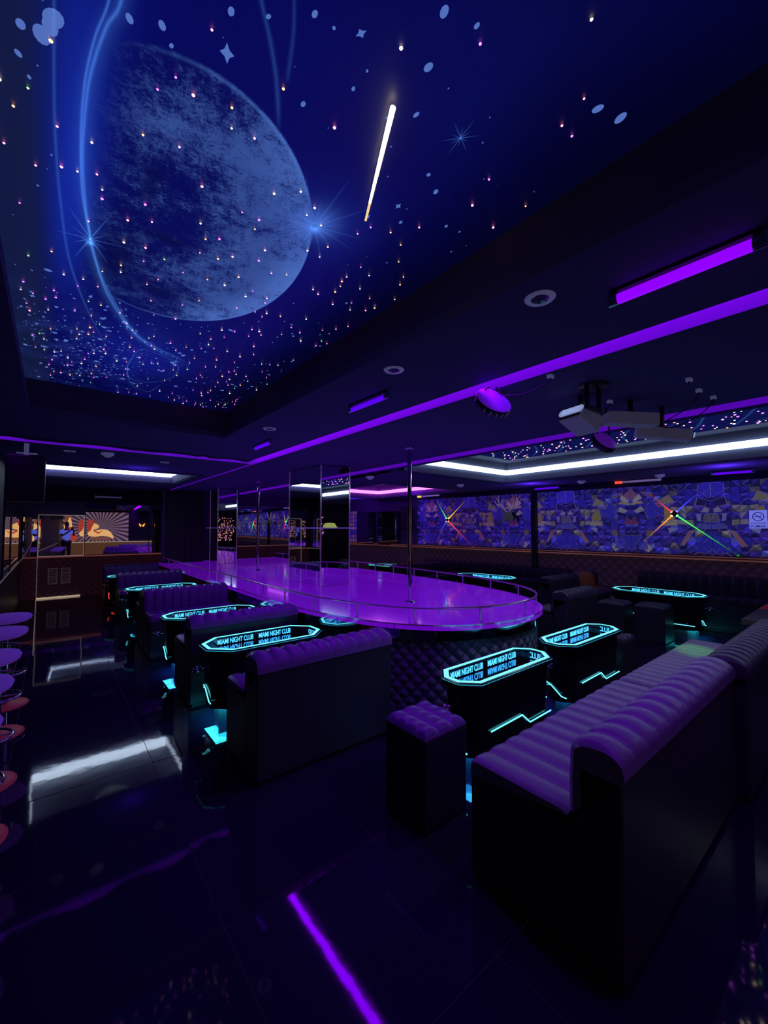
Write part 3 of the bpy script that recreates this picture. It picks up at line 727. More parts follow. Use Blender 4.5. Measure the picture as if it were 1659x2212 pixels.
# right side nook
G3 = 'sofas around the tables right of the stage'
sofa('black sofa with its plain back to us beside the right edge of the stage', .78, .5, (4.72, 2.42, 0), group=G3)
sofa('black corner sofa with orange-lit backrest in the right seating nook', 1.60, .62, (7.52, 3.50, 0), PI, group=G3, rib=.09, leather=LEATHER)
sofa('long black channel-backed sofa along the patterned wall at right', 2.45, .60, (WX(.3)-.06, .35, 0), PI/2+WROT, group=G3, bh=.76, rib=.14)
sofa('long black sofa along the patterned wall beyond the corner sofa', 3.6, .60, (WX(3.75)-.06, 3.95, 0), PI/2+WROT, group=G3, bh=.70, rib=.14)
sofa('dark bench sofa at the right edge, seat catching red and olive light', 1.5, .62, (6.0, .48, 0), group=G3, bh=.66, seatm=mat('olive_lit_leather', base=(.07, .07, .05), rough=.4))  # olive light on the dark seat put into its base colour
sofa('black channel-backed sofa with red light on top, far side of the stage', 1.5, .55, (6.95, 6.55, 0), PI, group=G3, rib=.09)
sofa('far dark sofa under the end wall mirrors behind the stage', 2.1, .55, (7.0, 10.9, 0), PI, group=G3, rib=.12)

# poufs
def pouf(label, x, y, w, h, nx, ny, m, rz=0, group=None):
    t = thing('pouf', label, 'pouf', (x, y, 0), rz, group); a = w/2
    MB().box(-a, a, -a, a, .0, h-.05, bev=.012).build('base', LEATHER_B, t)
    def f(u, v):
        q = (abs(math.sin(PI*u*nx))**.5)*(abs(math.sin(PI*v*ny))**.5)
        e = min(1, min(u, 1-u, v, 1-v)*12); e = e**.5
        return (-a+w*u, -a+w*v, h-.05+.028*e+.014*q)
    MB().grid(f, 14*nx//2*2, 14*ny//2*2).build('tufted_cushion', m, t)
    return t
pouf('square violet-lit tufted black pouf in front of the nearest table', 1.605, 1.625, .31, .50, 3, 4, mat('violet_lit_pouf', base=(.11, .04, .19), rough=.3, bump=(50, .1)), R(0), 'tufted poufs')  # black pouf; the violet light on it is put into the cushion colour
pouf('small tufted black pouf at the right end of the second cyan table', 4.37, 1.78, .30, .46, 3, 3, LEATHER, group='tufted poufs')
pouf('black pouf on the left below the long table by the patterned wall', 6.18, 2.48, .34, .50, 1, 1, LEATHER, group='tufted poufs')
pouf('black pouf on the right below the long table by the patterned wall', 6.32, 2.05, .36, .50, 1, 1, LEATHER, group='tufted poufs')

# ------------------------------------------------------------------ LED tables
def octo(L_, W, c, d=0):
    a, b_ = L_/2-d, W/2-d; k = c-d*.41
    return [(-a+k, -b_), (a-k, -b_), (a, -b_+k), (a, b_-k), (a-k, b_), (-a+k, b_), (-a, b_-k), (-a, -b_+k)]
def text_mesh(body, size, sx, m):
    cu = bpy.data.curves.new('t', 'FONT'); cu.body = body; cu.size = size; cu.align_x = 'CENTER'; cu.align_y = 'CENTER'; cu.extrude = .0008; cu.offset = size*.012
    o = bpy.data.objects.new('t', cu); COL.objects.link(o)
    dg = bpy.context.evaluated_depsgraph_get(); me = bpy.data.meshes.new_from_object(o.evaluated_get(dg))
    bpy.data.objects.remove(o); 
    my = (max(v.co.y for v in me.vertices)+min(v.co.y for v in me.vertices))/2; mxx = (max(v.co.x for v in me.vertices)+min(v.co.x for v in me.vertices))/2
    for v in me.vertices: v.co.x = (v.co.x-mxx)*sx; v.co.y -= my
    me.materials.clear(); me.materials.append(m); return me
TXT = text_mesh('MIAMI NIGHT CLUB', .060, .66, CYANT); TXTS = text_mesh('CLUB', .060, .66, CYANT)
def ringfaces(mb, A, B, zA, zB, mi=0):
    n_ = len(A); mb.add([(*p, zA) for p in A]+[(*p, zB) for p in B], [(i, (i+1) % n_, n_+(i+1) % n_, n_+i) for i in range(n_)], mi=mi)
def led_table(label, L_, W, loc, rz=0, led=None, under=None, H=.58, c=None, zig=None, texts=True):
    c = c or .10+.30*(W-.33)
    led = led or CYAN; under = under or CYANU; zig = zig or led
    t = thing('led_table', label, 'table', loc, rz, 'octagonal cyan LED tables')
    o0 = octo(L_, W, c); o1 = octo(L_, W, c, .014); o2 = octo(L_, W, c, .014); o3 = octo(L_, W, c, .041); o4 = octo(L_, W, c, .05)
    b = MB(); b.prism(o0, H-.035, H-.001, False, False); ringfaces(b, o4, o0, H-.035, H-.035); ringfaces(b, o0, o1, H-.001, H); ringfaces(b, o3, o4, H+.0, H)
    ringfaces(b, o1, o2, H, H-.001); ringfaces(b, o4, o4, H, H-.078)
    rim = b.build('table_rim', BLACKG, t)
    b = MB(); ringfaces(b, o2, o3, H+.0012, H+.0012); b.build('led_outline', led, rim)
    b = MB(); ringfaces(b, octo(L_, W, c, -.001), octo(L_, W, c, -.001), H-.010, H-.006); b.build('led_edge_line', GREENL if led is GREENL else CYAND, rim)
    MB().prism(o4, H-.070, H-.066).build('mirror_base', mat('well_mirror', base=(.30, .42, .62), rough=.04, metal=1.), t)
    def put(me, x, y, r, wmax):
        o = bpy.data.objects.new('lettering', me); COL.objects.link(o); o.parent = rim; o.location = (x, y, H-.036); o.rotation_euler = (R(90), 0, r)
        wd = max(v.co.x for v in me.vertices)-min(v.co.x for v in me.vertices); o.scale.x = min(1.15, wmax/wd)
    a, b_ = L_/2-.05, W/2-.05
    hl = L_/2-c
    for s in (-1, 1):
        put(TXT, s*hl*.5, b_-.003, 0, hl*.86); put(TXT, s*hl*.5, -b_+.003, PI, hl*.86)
    hw = W-2*c+.02
    put(TXTS, a-.003, 0, -PI/2, hw); put(TXTS, -a+.003, 0, PI/2, hw)
    o5 = octo(L_, W, c, .03); o6 = octo(L_, W, c, .05)
    b = MB(); b.prism(o6, .12, H-.087, pts_top=o5); ringfaces(b, o5, o5, H-.087, H-.036); b.build('body', BLACKG, t)
    MB().prism(octo(L_, W, c*.8, .11), .0, .118).build('pedestal', mat('pedestal_mirror', base=(.3, .4, .5), rough=.1, metal=.9), t)
    b = MB(); ringfaces(b, octo(L_, W, c*.8, .085), octo(L_, W, c*.8, .103), .116, .116); b.build('under_light', under, t)
    # zigzag light lines on the long sides and ends
    def zz(P, nm='zigzag_light'): MB().tube(P, .0045, n=6).build(nm, zig, t)
    zy = W/2-.034
    for s in (-1, 1):
        zz([(s*-.27*L_, -s*zy, .255), (s*.07*L_, -s*zy, .262), (s*.16*L_, -s*zy, .19), (s*.43*L_, -s*zy, .195)])
    zx = L_/2-.035
    for s in (-1, 1):
        zz([(s*zx, -s*.08, .262), (s*zx, -s*.03, .245), (s*zx, s*.06, .175), (s*zx, s*.10, .172)])
    for s in (-1, 1):
        MB().cyl((s*(L_/2-.03), 0, .42), (s*(L_/2+.035), 0, .42), .005, n=6).lathe([(.026, .405), (.032, .405), (.034, .435), (.029, .437), (.026, .41)], c=(s*(L_/2+.04), 0), n=18).build('cup_holder', CHROME, t)
    return t
led_table('glowing cyan octagonal table nearest the camera, beside the violet pouf', .99, .33, (2.39, 1.71, 0), under=BLUEU)
led_table('cyan-rimmed octagonal table second from camera, right of the stage front', 1.01, .33, (3.62, 1.735, 0), under=BLUEU)
led_table('cyan-rimmed table in front of the blue-lit sofa back, nearest in the left row', 1.00, .48, (1.435, 3.38, 0))
led_table('cyan-rimmed table in the left row partly hidden by a sofa back', .98, .45, (1.40, 4.75, 0), under=BLUEU)
led_table('cyan-rimmed table in the left row of which only the left tip shows', 1.0, .46, (1.39, 7.25, 0))
led_table('furthest table in the left row with red side light', 1.0, .46, (1.35, 9.35, 0), zig=REDL, under=REDL)
led_table('long cyan-rimmed table standing before the wall sofa at right', 1.16, .50, (6.86, 2.18, 0), R(90))
led_table('thin-looking cyan table beyond the curved end of the stage rail', 1.18, .55, (6.5, 4.95, 0), R(98))
led_table('green-rimmed table far behind the stage near the mirrors', 1.35, .6, (6.55, 7.75, 0), R(104), led=GREENL)

# ------------------------------------------------------------------ bar stools
VEL = mat('violet_velvet', base=(.14, .07, .30), rough=.85, emis=(.10, .03, .35), es=.35)
REDB = mat('dull_red_base', base=(.22, .03, .05), rough=.45, emis=(.22, .02, .03), es=.18)
GS = 'bar stools along the left wall'
t = thing('bar_stool', '', 'bar stool', (-.262, 4.76, 0), 0, GS)
MB().lathe([(.0001, .70), (.13, .70), (.152, .715), (.16, .735), (.15, .752), (.12, .758), (.0001, .76)], n=36).build('seat', VEL, t)
MB().cyl((0, 0, .02), (0, 0, .70), .022, n=16).build('column', CHROME, t)
MB().lathe([(.0001, .035), (.05, .032), (.14, .014), (.155, .004), (.155, 0)], n=36).build('base', REDB, t)
MB().tube([(.13*math.cos(2*PI*i/28), .13*math.sin(2*PI*i/28), .27) for i in range(28)], .008, n=8, closed=True).cyl((-.13, 0, .27), (.13, 0, .27), .006, n=8).build('footrest', CHROME, t)
MB().cyl((.02, 0, .66), (.13, -.03, .64), .005, n=8).build('lever', CHROME, t)
ls = ['violet bar stool furthest from the camera along the left wall', 'second furthest violet bar stool along the left wall', 'middle violet bar stool, partly cut by the left edge', 'violet bar stool second nearest the camera at left edge', 'violet bar stool nearest the camera, barely in frame']
t['label'] = ls[0]
for i, y in enumerate((4.12, 3.36, 2.79, 2.25)):
    c = copy_tree(t); c.location = (-.268-.006*i, y, 0); c['label'] = ls[i+1]

# ------------------------------------------------------------------ left wall: ledge and mirror
qw = quilt_mat('quilted_dark_panel', (.03, .018, .03), .13, rough=.4, emis=(.10, .02, .04), es=.06)
t = thing('bar_ledge', 'narrow dark drinks ledge with bright edge along the left wall', 'ledge', (LX, 6, 0))
MB().box(.001, .055, -5, 5.3, .875, .895).build('shelf', BLACKG, t); MB().box(.056, .059, -5, 5.3, .874, .897).build('edge_trim', WARMTRIM if False else mat('dim_trim', base=(.5, .5, .5), rough=.3, metal=.8, emis=(.4, .35, .35), es=.12), t)
MB().box(.001, .02, -5, 5.3, .02, .874).build('lower_panel', BLACK, t)
t = thing('wall_mirror', 'tall narrow mirror on the left wall above the ledge', 'mirror', (LX, 9.2, .9))
MB().box(.001, .008, -1.9, 1.9, .02, 1.08).build('glass', MIRROR, t); b = MB(); b.box(.0, .02, -1.94, -1.9, 0, 1.1); b.box(.0, .02, 1.9, 1.94, 0, 1.1); b.box(0, .02, -1.9, 1.9, 1.08, 1.12); b.box(0, .02, -.7, -.62, .02, 1.08); b.build('frame', BLACKG, t)
t = thing('loudspeaker', 'big black loudspeaker box hung from the ceiling at far left', 'speaker', (-.215, 5.7, 1.77))
MB().box(-.15, .16, -.18, .18, 0, .47, bev=.01).build('cabinet', BLACK, t); MB().box(-.13, .14, -.187, -.181, .02, .45).build('grille', mat('speaker_grille', base=(.01, .01, .012), rough=.8), t)
b = MB(); b.box(-.02, .02, -.02, .02, .47, .615); b.box(-.08, .09, -.03, -.015, .50, .515); b.build('bracket', mat('bracket_grey', base=(.3, .3, .4), rough=.4, emis=(.2, .2, .5), es=.2), t)

# ------------------------------------------------------------------ far wall
t = thing('wall_panelling', 'dark diagonal-quilted panelling below the mirrored end wall', 'panelling', (0, FY, 0))
b = MB()
b.add([(LX+.01, -.03, 0), (2.4, -.03, 0), (2.4, -.03, .86), (LX+.01, -.03, .86)], [(0, 1, 2, 3)], uvs=[(0, 0), (2.9, 0), (2.9, .86), (0, .86)]); b.box(LX+.01, 2.4, -.029, 0, 0, .86); b.build('quilting', qw, t)
MB().box(LX+.01, 2.4, -.10, -.03, .862, .885).build('ledge', mat('ledge_wood', base=(.25, .12, .08), rough=.25, emis=(.45, .12, .10), es=.22), t)
tag(MB().box(-.2, .54, FY-.06, FY-.035, .0, .03).build('floor_strip', WARMTRIM), 'bright warm metal strip on the floor at the foot of the end wall', 'strip')
tag(MB().add([(-.209, FY-.07, .003), (-.201, FY-.07, .003), (-.121, 6.4, .003), (-.129, 6.4, .003)], [(3, 2, 1, 0)]).add([(-.209, FY-.07, -.002), (-.201, FY-.07, -.002), (-.201, FY-.07, .003), (-.209, FY-.07, .003)], [(0, 1, 2, 3)]).build('floor_strip', mat('strip_dim', base=(.5, .45, .45), rough=.3, metal=.8, emis=(.5, .4, .4), es=.2)), 'thin pale metal strip in the floor running toward the end wall', 'strip')
tag(MB().box(-.205, -.195, FY-.06, FY-.04, .032, .86).build('corner_trim', MATS['strip_dim']), 'thin pale vertical trim at the left corner of the quilted end wall', 'trim')
for k, x in enumerate((-.02, .20)):
    t = thing('vent_grille', ('left', 'right')[k]+' one of two small louvred vent grilles in the quilted end wall', 'vent', (x, FY-.045, .30), 0, 'vent grilles in the quilted panel')
    b = MB(); b.box(0, .16, 0, .012, 0, .012); b.box(0, .16, 0, .012, .32, .332); b.box(0, .012, 0, .012, 0, .33); b.box(.148, .16, 0, .012, 0, .33); b.build('frame', mat('vent_grey', base=(.25, .22, .22), rough=.4, emis=(.2, .16, .16), es=.12), t)
    b = MB()
    for i in range(9): b.box(.012, .148, .0, .008, .03+i*.033, .038+i*.033)
    b.build('louvres', MATS['vent_grey'], t)
def wmirror(label, x0, x1, z0, z1, y, rot, framed=True, fm_=None):
    cx = (x0+x1)/2; t = thing('wall_mirror', label, 'mirror', (cx, y, z0), rot); w = (x1-x0)/2; h = z1-z0
    MB().box(-w, w, 0, .006, 0, h).build('glass', MIRROR, t)
    if framed:
        b = MB(); f = .012; b.box(-w-f, -w, -.008, .01, -f, h+f); b.box(w, w+f, -.008, .01, -f, h+f); b.box(-w, w, -.008, .01, h, h+f); b.box(-w, w, -.008, .01, -f, 0)
        b.build('frame', fm_ or mat('pale_mirror_frame', base=(.6, .55, .55), rough=.3, metal=.7, emis=(.5, .4, .42), es=.3), t)
    return t
wmirror('pale-framed square mirror on the end wall showing the photographer', -.19, .575, .90, 1.765, FY-.055, R(-1.9))
wmirror('wide mirror on the end wall showing the reclining figure mural', .60, 1.83, .90, 2.02, FY-.065, R(-2.6), False)
wmirror('narrow mirror strip at the right end of the end wall mirrors', 1.85, 2.08, .90, 1.95, FY-.05, R(-4), False)
wmirror('narrow mirror in the left corner of the end wall', -.44, -.215, .90, 1.72, FY-.04, R(.4), False)
# right part of the end wall
t = thing('wall_panelling', 'dark quilted panelling with orange-lit ledge on the end wall behind the stage', 'panelling', (3.3, FY, 0))
b = MB(); b.add([(0, -.03, 0), (3.95, -.03, 0), (3.95, -.03, .98), (0, -.03, .98)], [(0, 1, 2, 3)], uvs=[(0, 0), (3.95, 0), (3.95, .98), (0, .98)]); b.box(0, 3.95, -.029, 0, 0, .98); b.build('quilting', qw, t)
MB().box(0, 3.95, -.10, -.03, .982, 1.0).build('ledge', GOLD, t)
wmirror('large mirror on the end wall seen between the two stage pillars', 3.35, 5.9, 1.01, 2.1, FY-.02, 0, False)
mq = wmirror('left one of two framed mirrors on the right wall beyond the speaker', -.36, .36, 1.03, 1.95, 0, 0, True, BLACKG)
mq.location = (WX(9.95)-.055, 9.95, 1.03); mq.rotation_euler = (0, 0, -PI/2+WROT-R(2))
mq = wmirror('right one of two framed mirrors, nearest the wall speaker', -.40, .40, 1.03, 1.95, 0, 0, True, BLACKG)
mq.location = (WX(9.0)-.055, 9.0, 1.03); mq.rotation_euler = (0, 0, -PI/2+WROT+R(3))
t = thing('wall_print', 'narrow blue geometric panel at the far corner of the right wall', 'wall panel', (WX(10.75)-.02, 10.75, 1.05), -PI/2+WROT)
b = MB()
for i in range(6):
    for k in range(8):
        x0, z0 = -.36+i*.12, k*.12; cc = random.choice([(.03, .02, .3), (.05, .03, .42), (.09, .04, .3), (.14, .12, .18)])
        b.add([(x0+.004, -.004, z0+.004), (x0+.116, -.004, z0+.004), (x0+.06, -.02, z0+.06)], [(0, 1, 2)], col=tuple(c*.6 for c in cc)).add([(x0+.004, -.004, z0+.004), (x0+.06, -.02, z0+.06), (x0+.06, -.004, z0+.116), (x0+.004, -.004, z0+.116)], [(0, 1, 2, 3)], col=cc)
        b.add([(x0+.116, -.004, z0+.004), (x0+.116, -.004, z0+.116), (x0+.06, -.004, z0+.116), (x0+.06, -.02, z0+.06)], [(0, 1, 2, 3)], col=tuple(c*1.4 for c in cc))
PRINT = b.build('facets', None, t); MB().box(-.36, .36, -.003, .0, 0, .96).build('backing', BLACK, t)
t = thing('loudspeaker', 'black wall speaker at the far end of the patterned wall', 'speaker', (WX(8.2)-.14, 8.2, 1.45), WROT)
MB().box(-.10, .10, -.14, .14, 0, .62, bev=.01).build('cabinet', BLACK, t); MB().box(-.106, -.101, -.12, .12, .02, .60).build('grille', mat('speaker_grille2', base=(.02, .02, .03), rough=.7), t)
# dark slatted pelmet & lamp over the far-left mirror
t = thing('slatted_pelmet', 'dark horizontal slatted pelmet above the end wall mirrors', 'pelmet', (.8, FY-.145, 2.065))
MB().box(-1.2, 1.28, 0, .14, .0, .32).build('board', CEILD, t)
b = MB()
for i in range(4): b.box(-1.2, 1.28, -.014, -.001, .02+i*.08, .06+i*.08)
b.build('slats', CEILD, t)
t = thing('wall_lamp_tube', 'unlit double tube lamp mounted above the end wall mirror', 'lamp', (1.0, FY-.22, 2.19))
MB().cyl((-.22, 0, 0), (.22, 0, 0), .015, n=12).build('tube', mat('unlit_tube', base=(.3, .3, .4), rough=.2, emis=(.1, .1, .3), es=.2), t); MB().box(-.24, .24, .016, .04, -.03, .03).build('backplate', BLACK, t)
b = MB(); b.box(-.25, -.222, -.02, .03, -.028, .028); b.box(.222, .25, -.02, .03, -.028, .028); b.build('end_caps', CHROME, t)

# ------------------------------------------------------------------ patterned wall (right)
def wp(s, z, off=0.):   # s = distance toward the far end (Y), off = in front of wall
    return (WX(s)-off, s, z)
random.seed(77)
mural = MB()
Z0, Z1 = 1.06, 2.23; NR = 12; NC = 10; HP = 1.125      # half period
BLU = [(.03, .025, .34), (.025, .02, .26), (.045, .035, .46), (.03, .02, .20), (.05, .03, .34), (.02, .018, .15)]
OLI = [(.11, .10, .13), (.16, .15, .15), (.08, .07, .12), (.19, .18, .24)]
PNK = [(.12, .05, .20), (.16, .07, .20)]
LIT = [(.09, .10, .48), (.14, .14, .55)]
jit = [[(random.uniform(-.02, .02) if 0 < i < NC else 0, random.uniform(-.018, .018) if 0 < j < NR else 0) for j in range(NR+1)] for i in range(NC+1)]
cells = []
def cellcol(i, j):
    r_ = random.random()
    if (i in (2, 3, 4) and j in (5, 6, 7)) or (i in (7, 8) and j in (7, 8)): return random.choice(OLI) if r_ < .6 else random.choice(BLU)
    if r_ < .05: return random.choice(OLI)
    if r_ < .09: return random.choice(PNK)
    if r_ < .16: return random.choice(LIT)
    return random.choice(BLU)
polys = []   # (points [(u,z)], colour, height)
dz = (Z1-Z0)/NR; du = HP/NC
for i in range(NC):
    for j in range(NR):
        g_ = lambda a, c: (a*du+jit[a][c][0], Z0+c*dz+jit[a][c][1])
        A, B, C, D = g_(i, j), g_(i+1, j), g_(i+1, j+1), g_(i, j+1)
        kind = random.random()
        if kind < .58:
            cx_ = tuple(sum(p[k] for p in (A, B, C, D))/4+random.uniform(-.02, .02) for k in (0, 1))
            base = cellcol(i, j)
            for (P_, Q_), f0 in zip(((A, B), (B, C), (C, D), (D, A)), (.45, 1.0, 1.75, .75)):  # relief shading printed into the colours, by the way each facet faces
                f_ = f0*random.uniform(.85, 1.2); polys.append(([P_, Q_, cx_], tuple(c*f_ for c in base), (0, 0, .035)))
        elif kind < .90:
            c1, c2 = cellcol(i, j), cellcol(i, j); h = random.uniform(0, .03)
            if random.random() < .5: polys.append(([A, B, C], c1, (0, h, 0))); polys.append(([A, C, D], c2, (0, 0, h)))
            else: polys.append(([A, B, D], c1, (h, 0, 0))); polys.append(([B, C, D], c2, (0, h, 0)))
        else: polys.append(([A, B, C, D], cellcol(i, j), (.0, .012, .024, .012)))
# larger facets making masks: around u=0 (lion-like) and u=HP (fox-like)
def big(pts, c, h=.03): c = tuple(q*.62 for q in c); polys.append((pts, c, tuple(.022+(h if k % 2 else .0) for k in range(len(pts)))))
big([(0, 2.22), (.16, 2.20), (.17, 2.03), (0, 1.97)], (.06, .05, .72)); big([(.0, 1.92), (.17, 1.99), (.2, 1.86), (.05, 1.84)], (.03, .02, .16))
big([(.02, 1.80), (.09, 1.84), (.13, 1.76), (.04, 1.74)], (.34, .32, .45), .01); big([(.0, 1.72), (.08, 1.72), (.11, 1.60), (0, 1.58)], (.15, .13, .2))
big([(.13, 1.72), (.19, 1.72), (.18, 1.62), (.13, 1.60)], (.25, .25, .6)); big([(.0, 1.55), (.15, 1.57), (.2, 1.50), (0, 1.48)], (.10, .10, .5))
big([(0, 1.45), (.30, 1.12), (0, 1.08)], (.045, .04, .55)); big([(.20, 1.48), (.30, 1.44), (.42, 1.22), (.36, 1.2)], (.36, .18, .22)); big([(.10, 1.09), (.22, 1.22), (.19, 1.09)], (.3, .12, .3))
big([(.45, 1.72), (.62, 1.86), (.64, 1.64), (.5, 1.6)], (.32, .28, .12)); big([(.43, 1.60), (.66, 1.62), (.66, 1.54), (.45, 1.54)], (.42, .38, .28)); big([(.42, 1.5), (.58, 1.5), (.56, 1.40)], (.3, .3, .72))
big([(.47, 1.92), (.55, 2.06), (.72, 1.96), (.6, 1.9)], (.30, .28, .20)); big([(.66, 1.8), (.80, 1.98), (.94, 1.78), (.8, 1.62)], (.05, .05, .62))
big([(HP, 2.22), (HP-.12, 2.06), (HP, 1.98)], (.30, .14, .30)); big([(HP-.02, 1.98), (HP-.14, 2.10), (HP-.18, 2.02), (HP-.05, 1.93)], (.50, .47, .52)); big([(HP, 1.90), (HP-.2, 1.93), (HP-.16, 1.98), (HP, 1.94)], (.42, .38, .22))
big([(HP-.04, 1.80), (HP-.16, 1.88), (HP-.22, 1.80), (HP-.1, 1.76)], (.42, .40, .48)); big([(HP, 1.62), (HP-.06, 1.70), (HP-.12, 1.58), (HP, 1.54)], (.22, .05, .22))
big([(HP, 1.36), (HP-.18, 1.38), (HP-.02, 1.10), (HP, 1.10)], (.05, .05, .55)); big([(HP-.24, 1.34), (HP-.2, 1.22), (HP-.12, 1.14), (HP-.26, 1.12)], (.10, .10, .6))
big([(HP-.32, 1.14), (HP-.26, 1.22), (HP-.20, 1.12), (HP-.26, 1.07)], (.5, .45, .45), .01)
# raised pale ridges printed along many facet edges
def ridge(p, q, c, h=.05, w=.0042):
    dx_, dz_ = q[0]-p[0], q[1]-p[1]; l_ = math.hypot(dx_, dz_) or 1; nx_, nz_ = -dz_/l_*w, dx_/l_*w
    polys.append(([(p[0]-nx_, p[1]-nz_), (q[0]-nx_, q[1]-nz_), (q[0]+nx_*.3, q[1]+nz_*.3), (p[0]+nx_, p[1]+nz_)], c, (h,)*4))
RC = [(.13, .14, .40), (.20, .19, .38), (.10, .10, .42), (.17, .13, .30)]
for pts_, c_, hs_2 in list(polys):
    if len(pts_) == 4 and hs_2[0] > .02:
        for k in range(len(pts_)):
            if random.random() < .7: ridge(pts_[k], pts_[(k+1) % len(pts_)], random.choice(RC))
    elif len(pts_) == 3 and hs_2[2] > .03 and random.random() < .34: ridge(pts_[0], pts_[2], random.choice(RC), .042, .003)
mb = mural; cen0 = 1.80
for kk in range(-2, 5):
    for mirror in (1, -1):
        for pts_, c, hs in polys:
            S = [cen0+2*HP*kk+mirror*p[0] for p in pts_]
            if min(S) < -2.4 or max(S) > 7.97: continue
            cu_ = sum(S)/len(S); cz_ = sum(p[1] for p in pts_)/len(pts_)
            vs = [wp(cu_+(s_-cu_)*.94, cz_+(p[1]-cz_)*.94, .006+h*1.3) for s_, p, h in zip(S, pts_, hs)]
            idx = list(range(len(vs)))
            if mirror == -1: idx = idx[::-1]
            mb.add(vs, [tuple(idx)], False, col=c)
wm = bpy.data.materials.new('geometric_wall_relief'); wm.use_nodes = True; P = wm.node_tree.nodes['Principled BSDF']
va = nd(wm, 'ShaderNodeVertexColor', layer_name='Col'); hs_ = nd(wm, 'ShaderNodeHueSaturation'); hs_.inputs['Value'].default_value = .8
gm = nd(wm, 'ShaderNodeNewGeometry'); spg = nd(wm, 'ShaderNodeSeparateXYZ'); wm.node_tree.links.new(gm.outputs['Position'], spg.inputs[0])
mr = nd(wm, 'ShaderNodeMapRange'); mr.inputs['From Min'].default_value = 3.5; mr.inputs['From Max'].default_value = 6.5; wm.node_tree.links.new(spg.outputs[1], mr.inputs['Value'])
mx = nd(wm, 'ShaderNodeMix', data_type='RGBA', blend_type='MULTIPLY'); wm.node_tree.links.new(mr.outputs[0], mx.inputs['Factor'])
wm.node_tree.links.new(va.outputs[0], mx.inputs['A']); mx.inputs['B'].default_value = (1.0, .45, 1.0, 1)  # violet light toward the far end multiplied into the facet colours
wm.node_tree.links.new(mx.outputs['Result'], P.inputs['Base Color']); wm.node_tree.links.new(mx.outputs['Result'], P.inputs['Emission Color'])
P.inputs['Emission Strength'].default_value = .34; P.inputs['Roughness'].default_value = .42
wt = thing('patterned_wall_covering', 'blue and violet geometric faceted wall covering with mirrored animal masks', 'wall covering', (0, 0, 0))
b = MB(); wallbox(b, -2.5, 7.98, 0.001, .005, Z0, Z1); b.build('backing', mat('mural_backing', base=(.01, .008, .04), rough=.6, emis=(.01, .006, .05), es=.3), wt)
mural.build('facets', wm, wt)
PRINT.data.materials.clear(); PRINT.data.materials.append(wm)
lt = thing('wall_panelling', 'dark quilted panelling with gold ledge running below the patterned wall', 'panelling', (0, 0, 0))
b = MB(); ya, yb = -2.4, 11.2
P_ = [wp(ya, .0, .03), wp(yb, .0, .03), wp(yb, .985, .03), wp(ya, .985, .03)]
b.add(P_, [(3, 2, 1, 0)], uvs=[(0, 0), (13.6, 0), (13.6, .985), (0, .985)]); wallbox(b, ya, yb, .001, .029, 0, .985)
b.build('quilting', quilt_mat('quilted_wall_panel', (.075, .05, .075), .17, rough=.42, emis=(.05, .02, .05), es=.12), lt)
b = MB(); wallbox(b, ya, yb, .001, .12, .99, 1.006); wallbox(b, ya, yb, .002, .05, 1.03, 1.042); b.build('ledge', GOLD, lt)
tag(MB().box(-.05, .05, -.05, .05, .7, 2.24).build('corner_post', BLACK), 'thin black post dividing the patterned wall', 'post').location = (WX(4.66)-.13, 4.66, 0)

# no-smoking sign
t = thing('no_smoking_sign', 'square white no-smoking sign lettered FUMAR on the patterned wall', 'sign', wp(1.25, 1.49, .075), -PI/2+WROT)
pl = mat('sign_panel', base=(.3, .32, .7), rough=.5, emis=(.14, .17, .62), es=.9); ink = mat('sign_ink', base=(.02, .02, .15), rough=.5, emis=(.01, .01, .12), es=.5)
MB().box(-.10, .10, 0, .006, 0, .27, bev=.002).build('panel', pl, t)
b = MB(); b.tube([(.062*math.cos(2*PI*i/32), -.002, .175+.062*math.sin(2*PI*i/32)) for i in range(32)], .006, n=6, closed=True)
b.cyl((-.042, -.002, .217), (.042, -.002, .133), .005, n=6); b.box(-.04, .03, -.004, -.001, .168, .180); b.box(.032, .04, -.004, -.001, .168, .180)
b.tube([(.03, -.002, .183), (.02, -.002, .195), (.03, -.002, .205)], .003, n=5); b.box(-.085, .085, -.003, -.001, .085, .090); b.box(-.085, .085, -.003, -.001, .070, .075); b.build('symbol', ink, t)
me = text_mesh('FUMAR', .055, .95, ink); o = bpy.data.objects.new('lettering', me); COL.objects.link(o); o.parent = t; o.location = (0, -.002, .032); o.rotation_euler = (R(90), 0, 0)

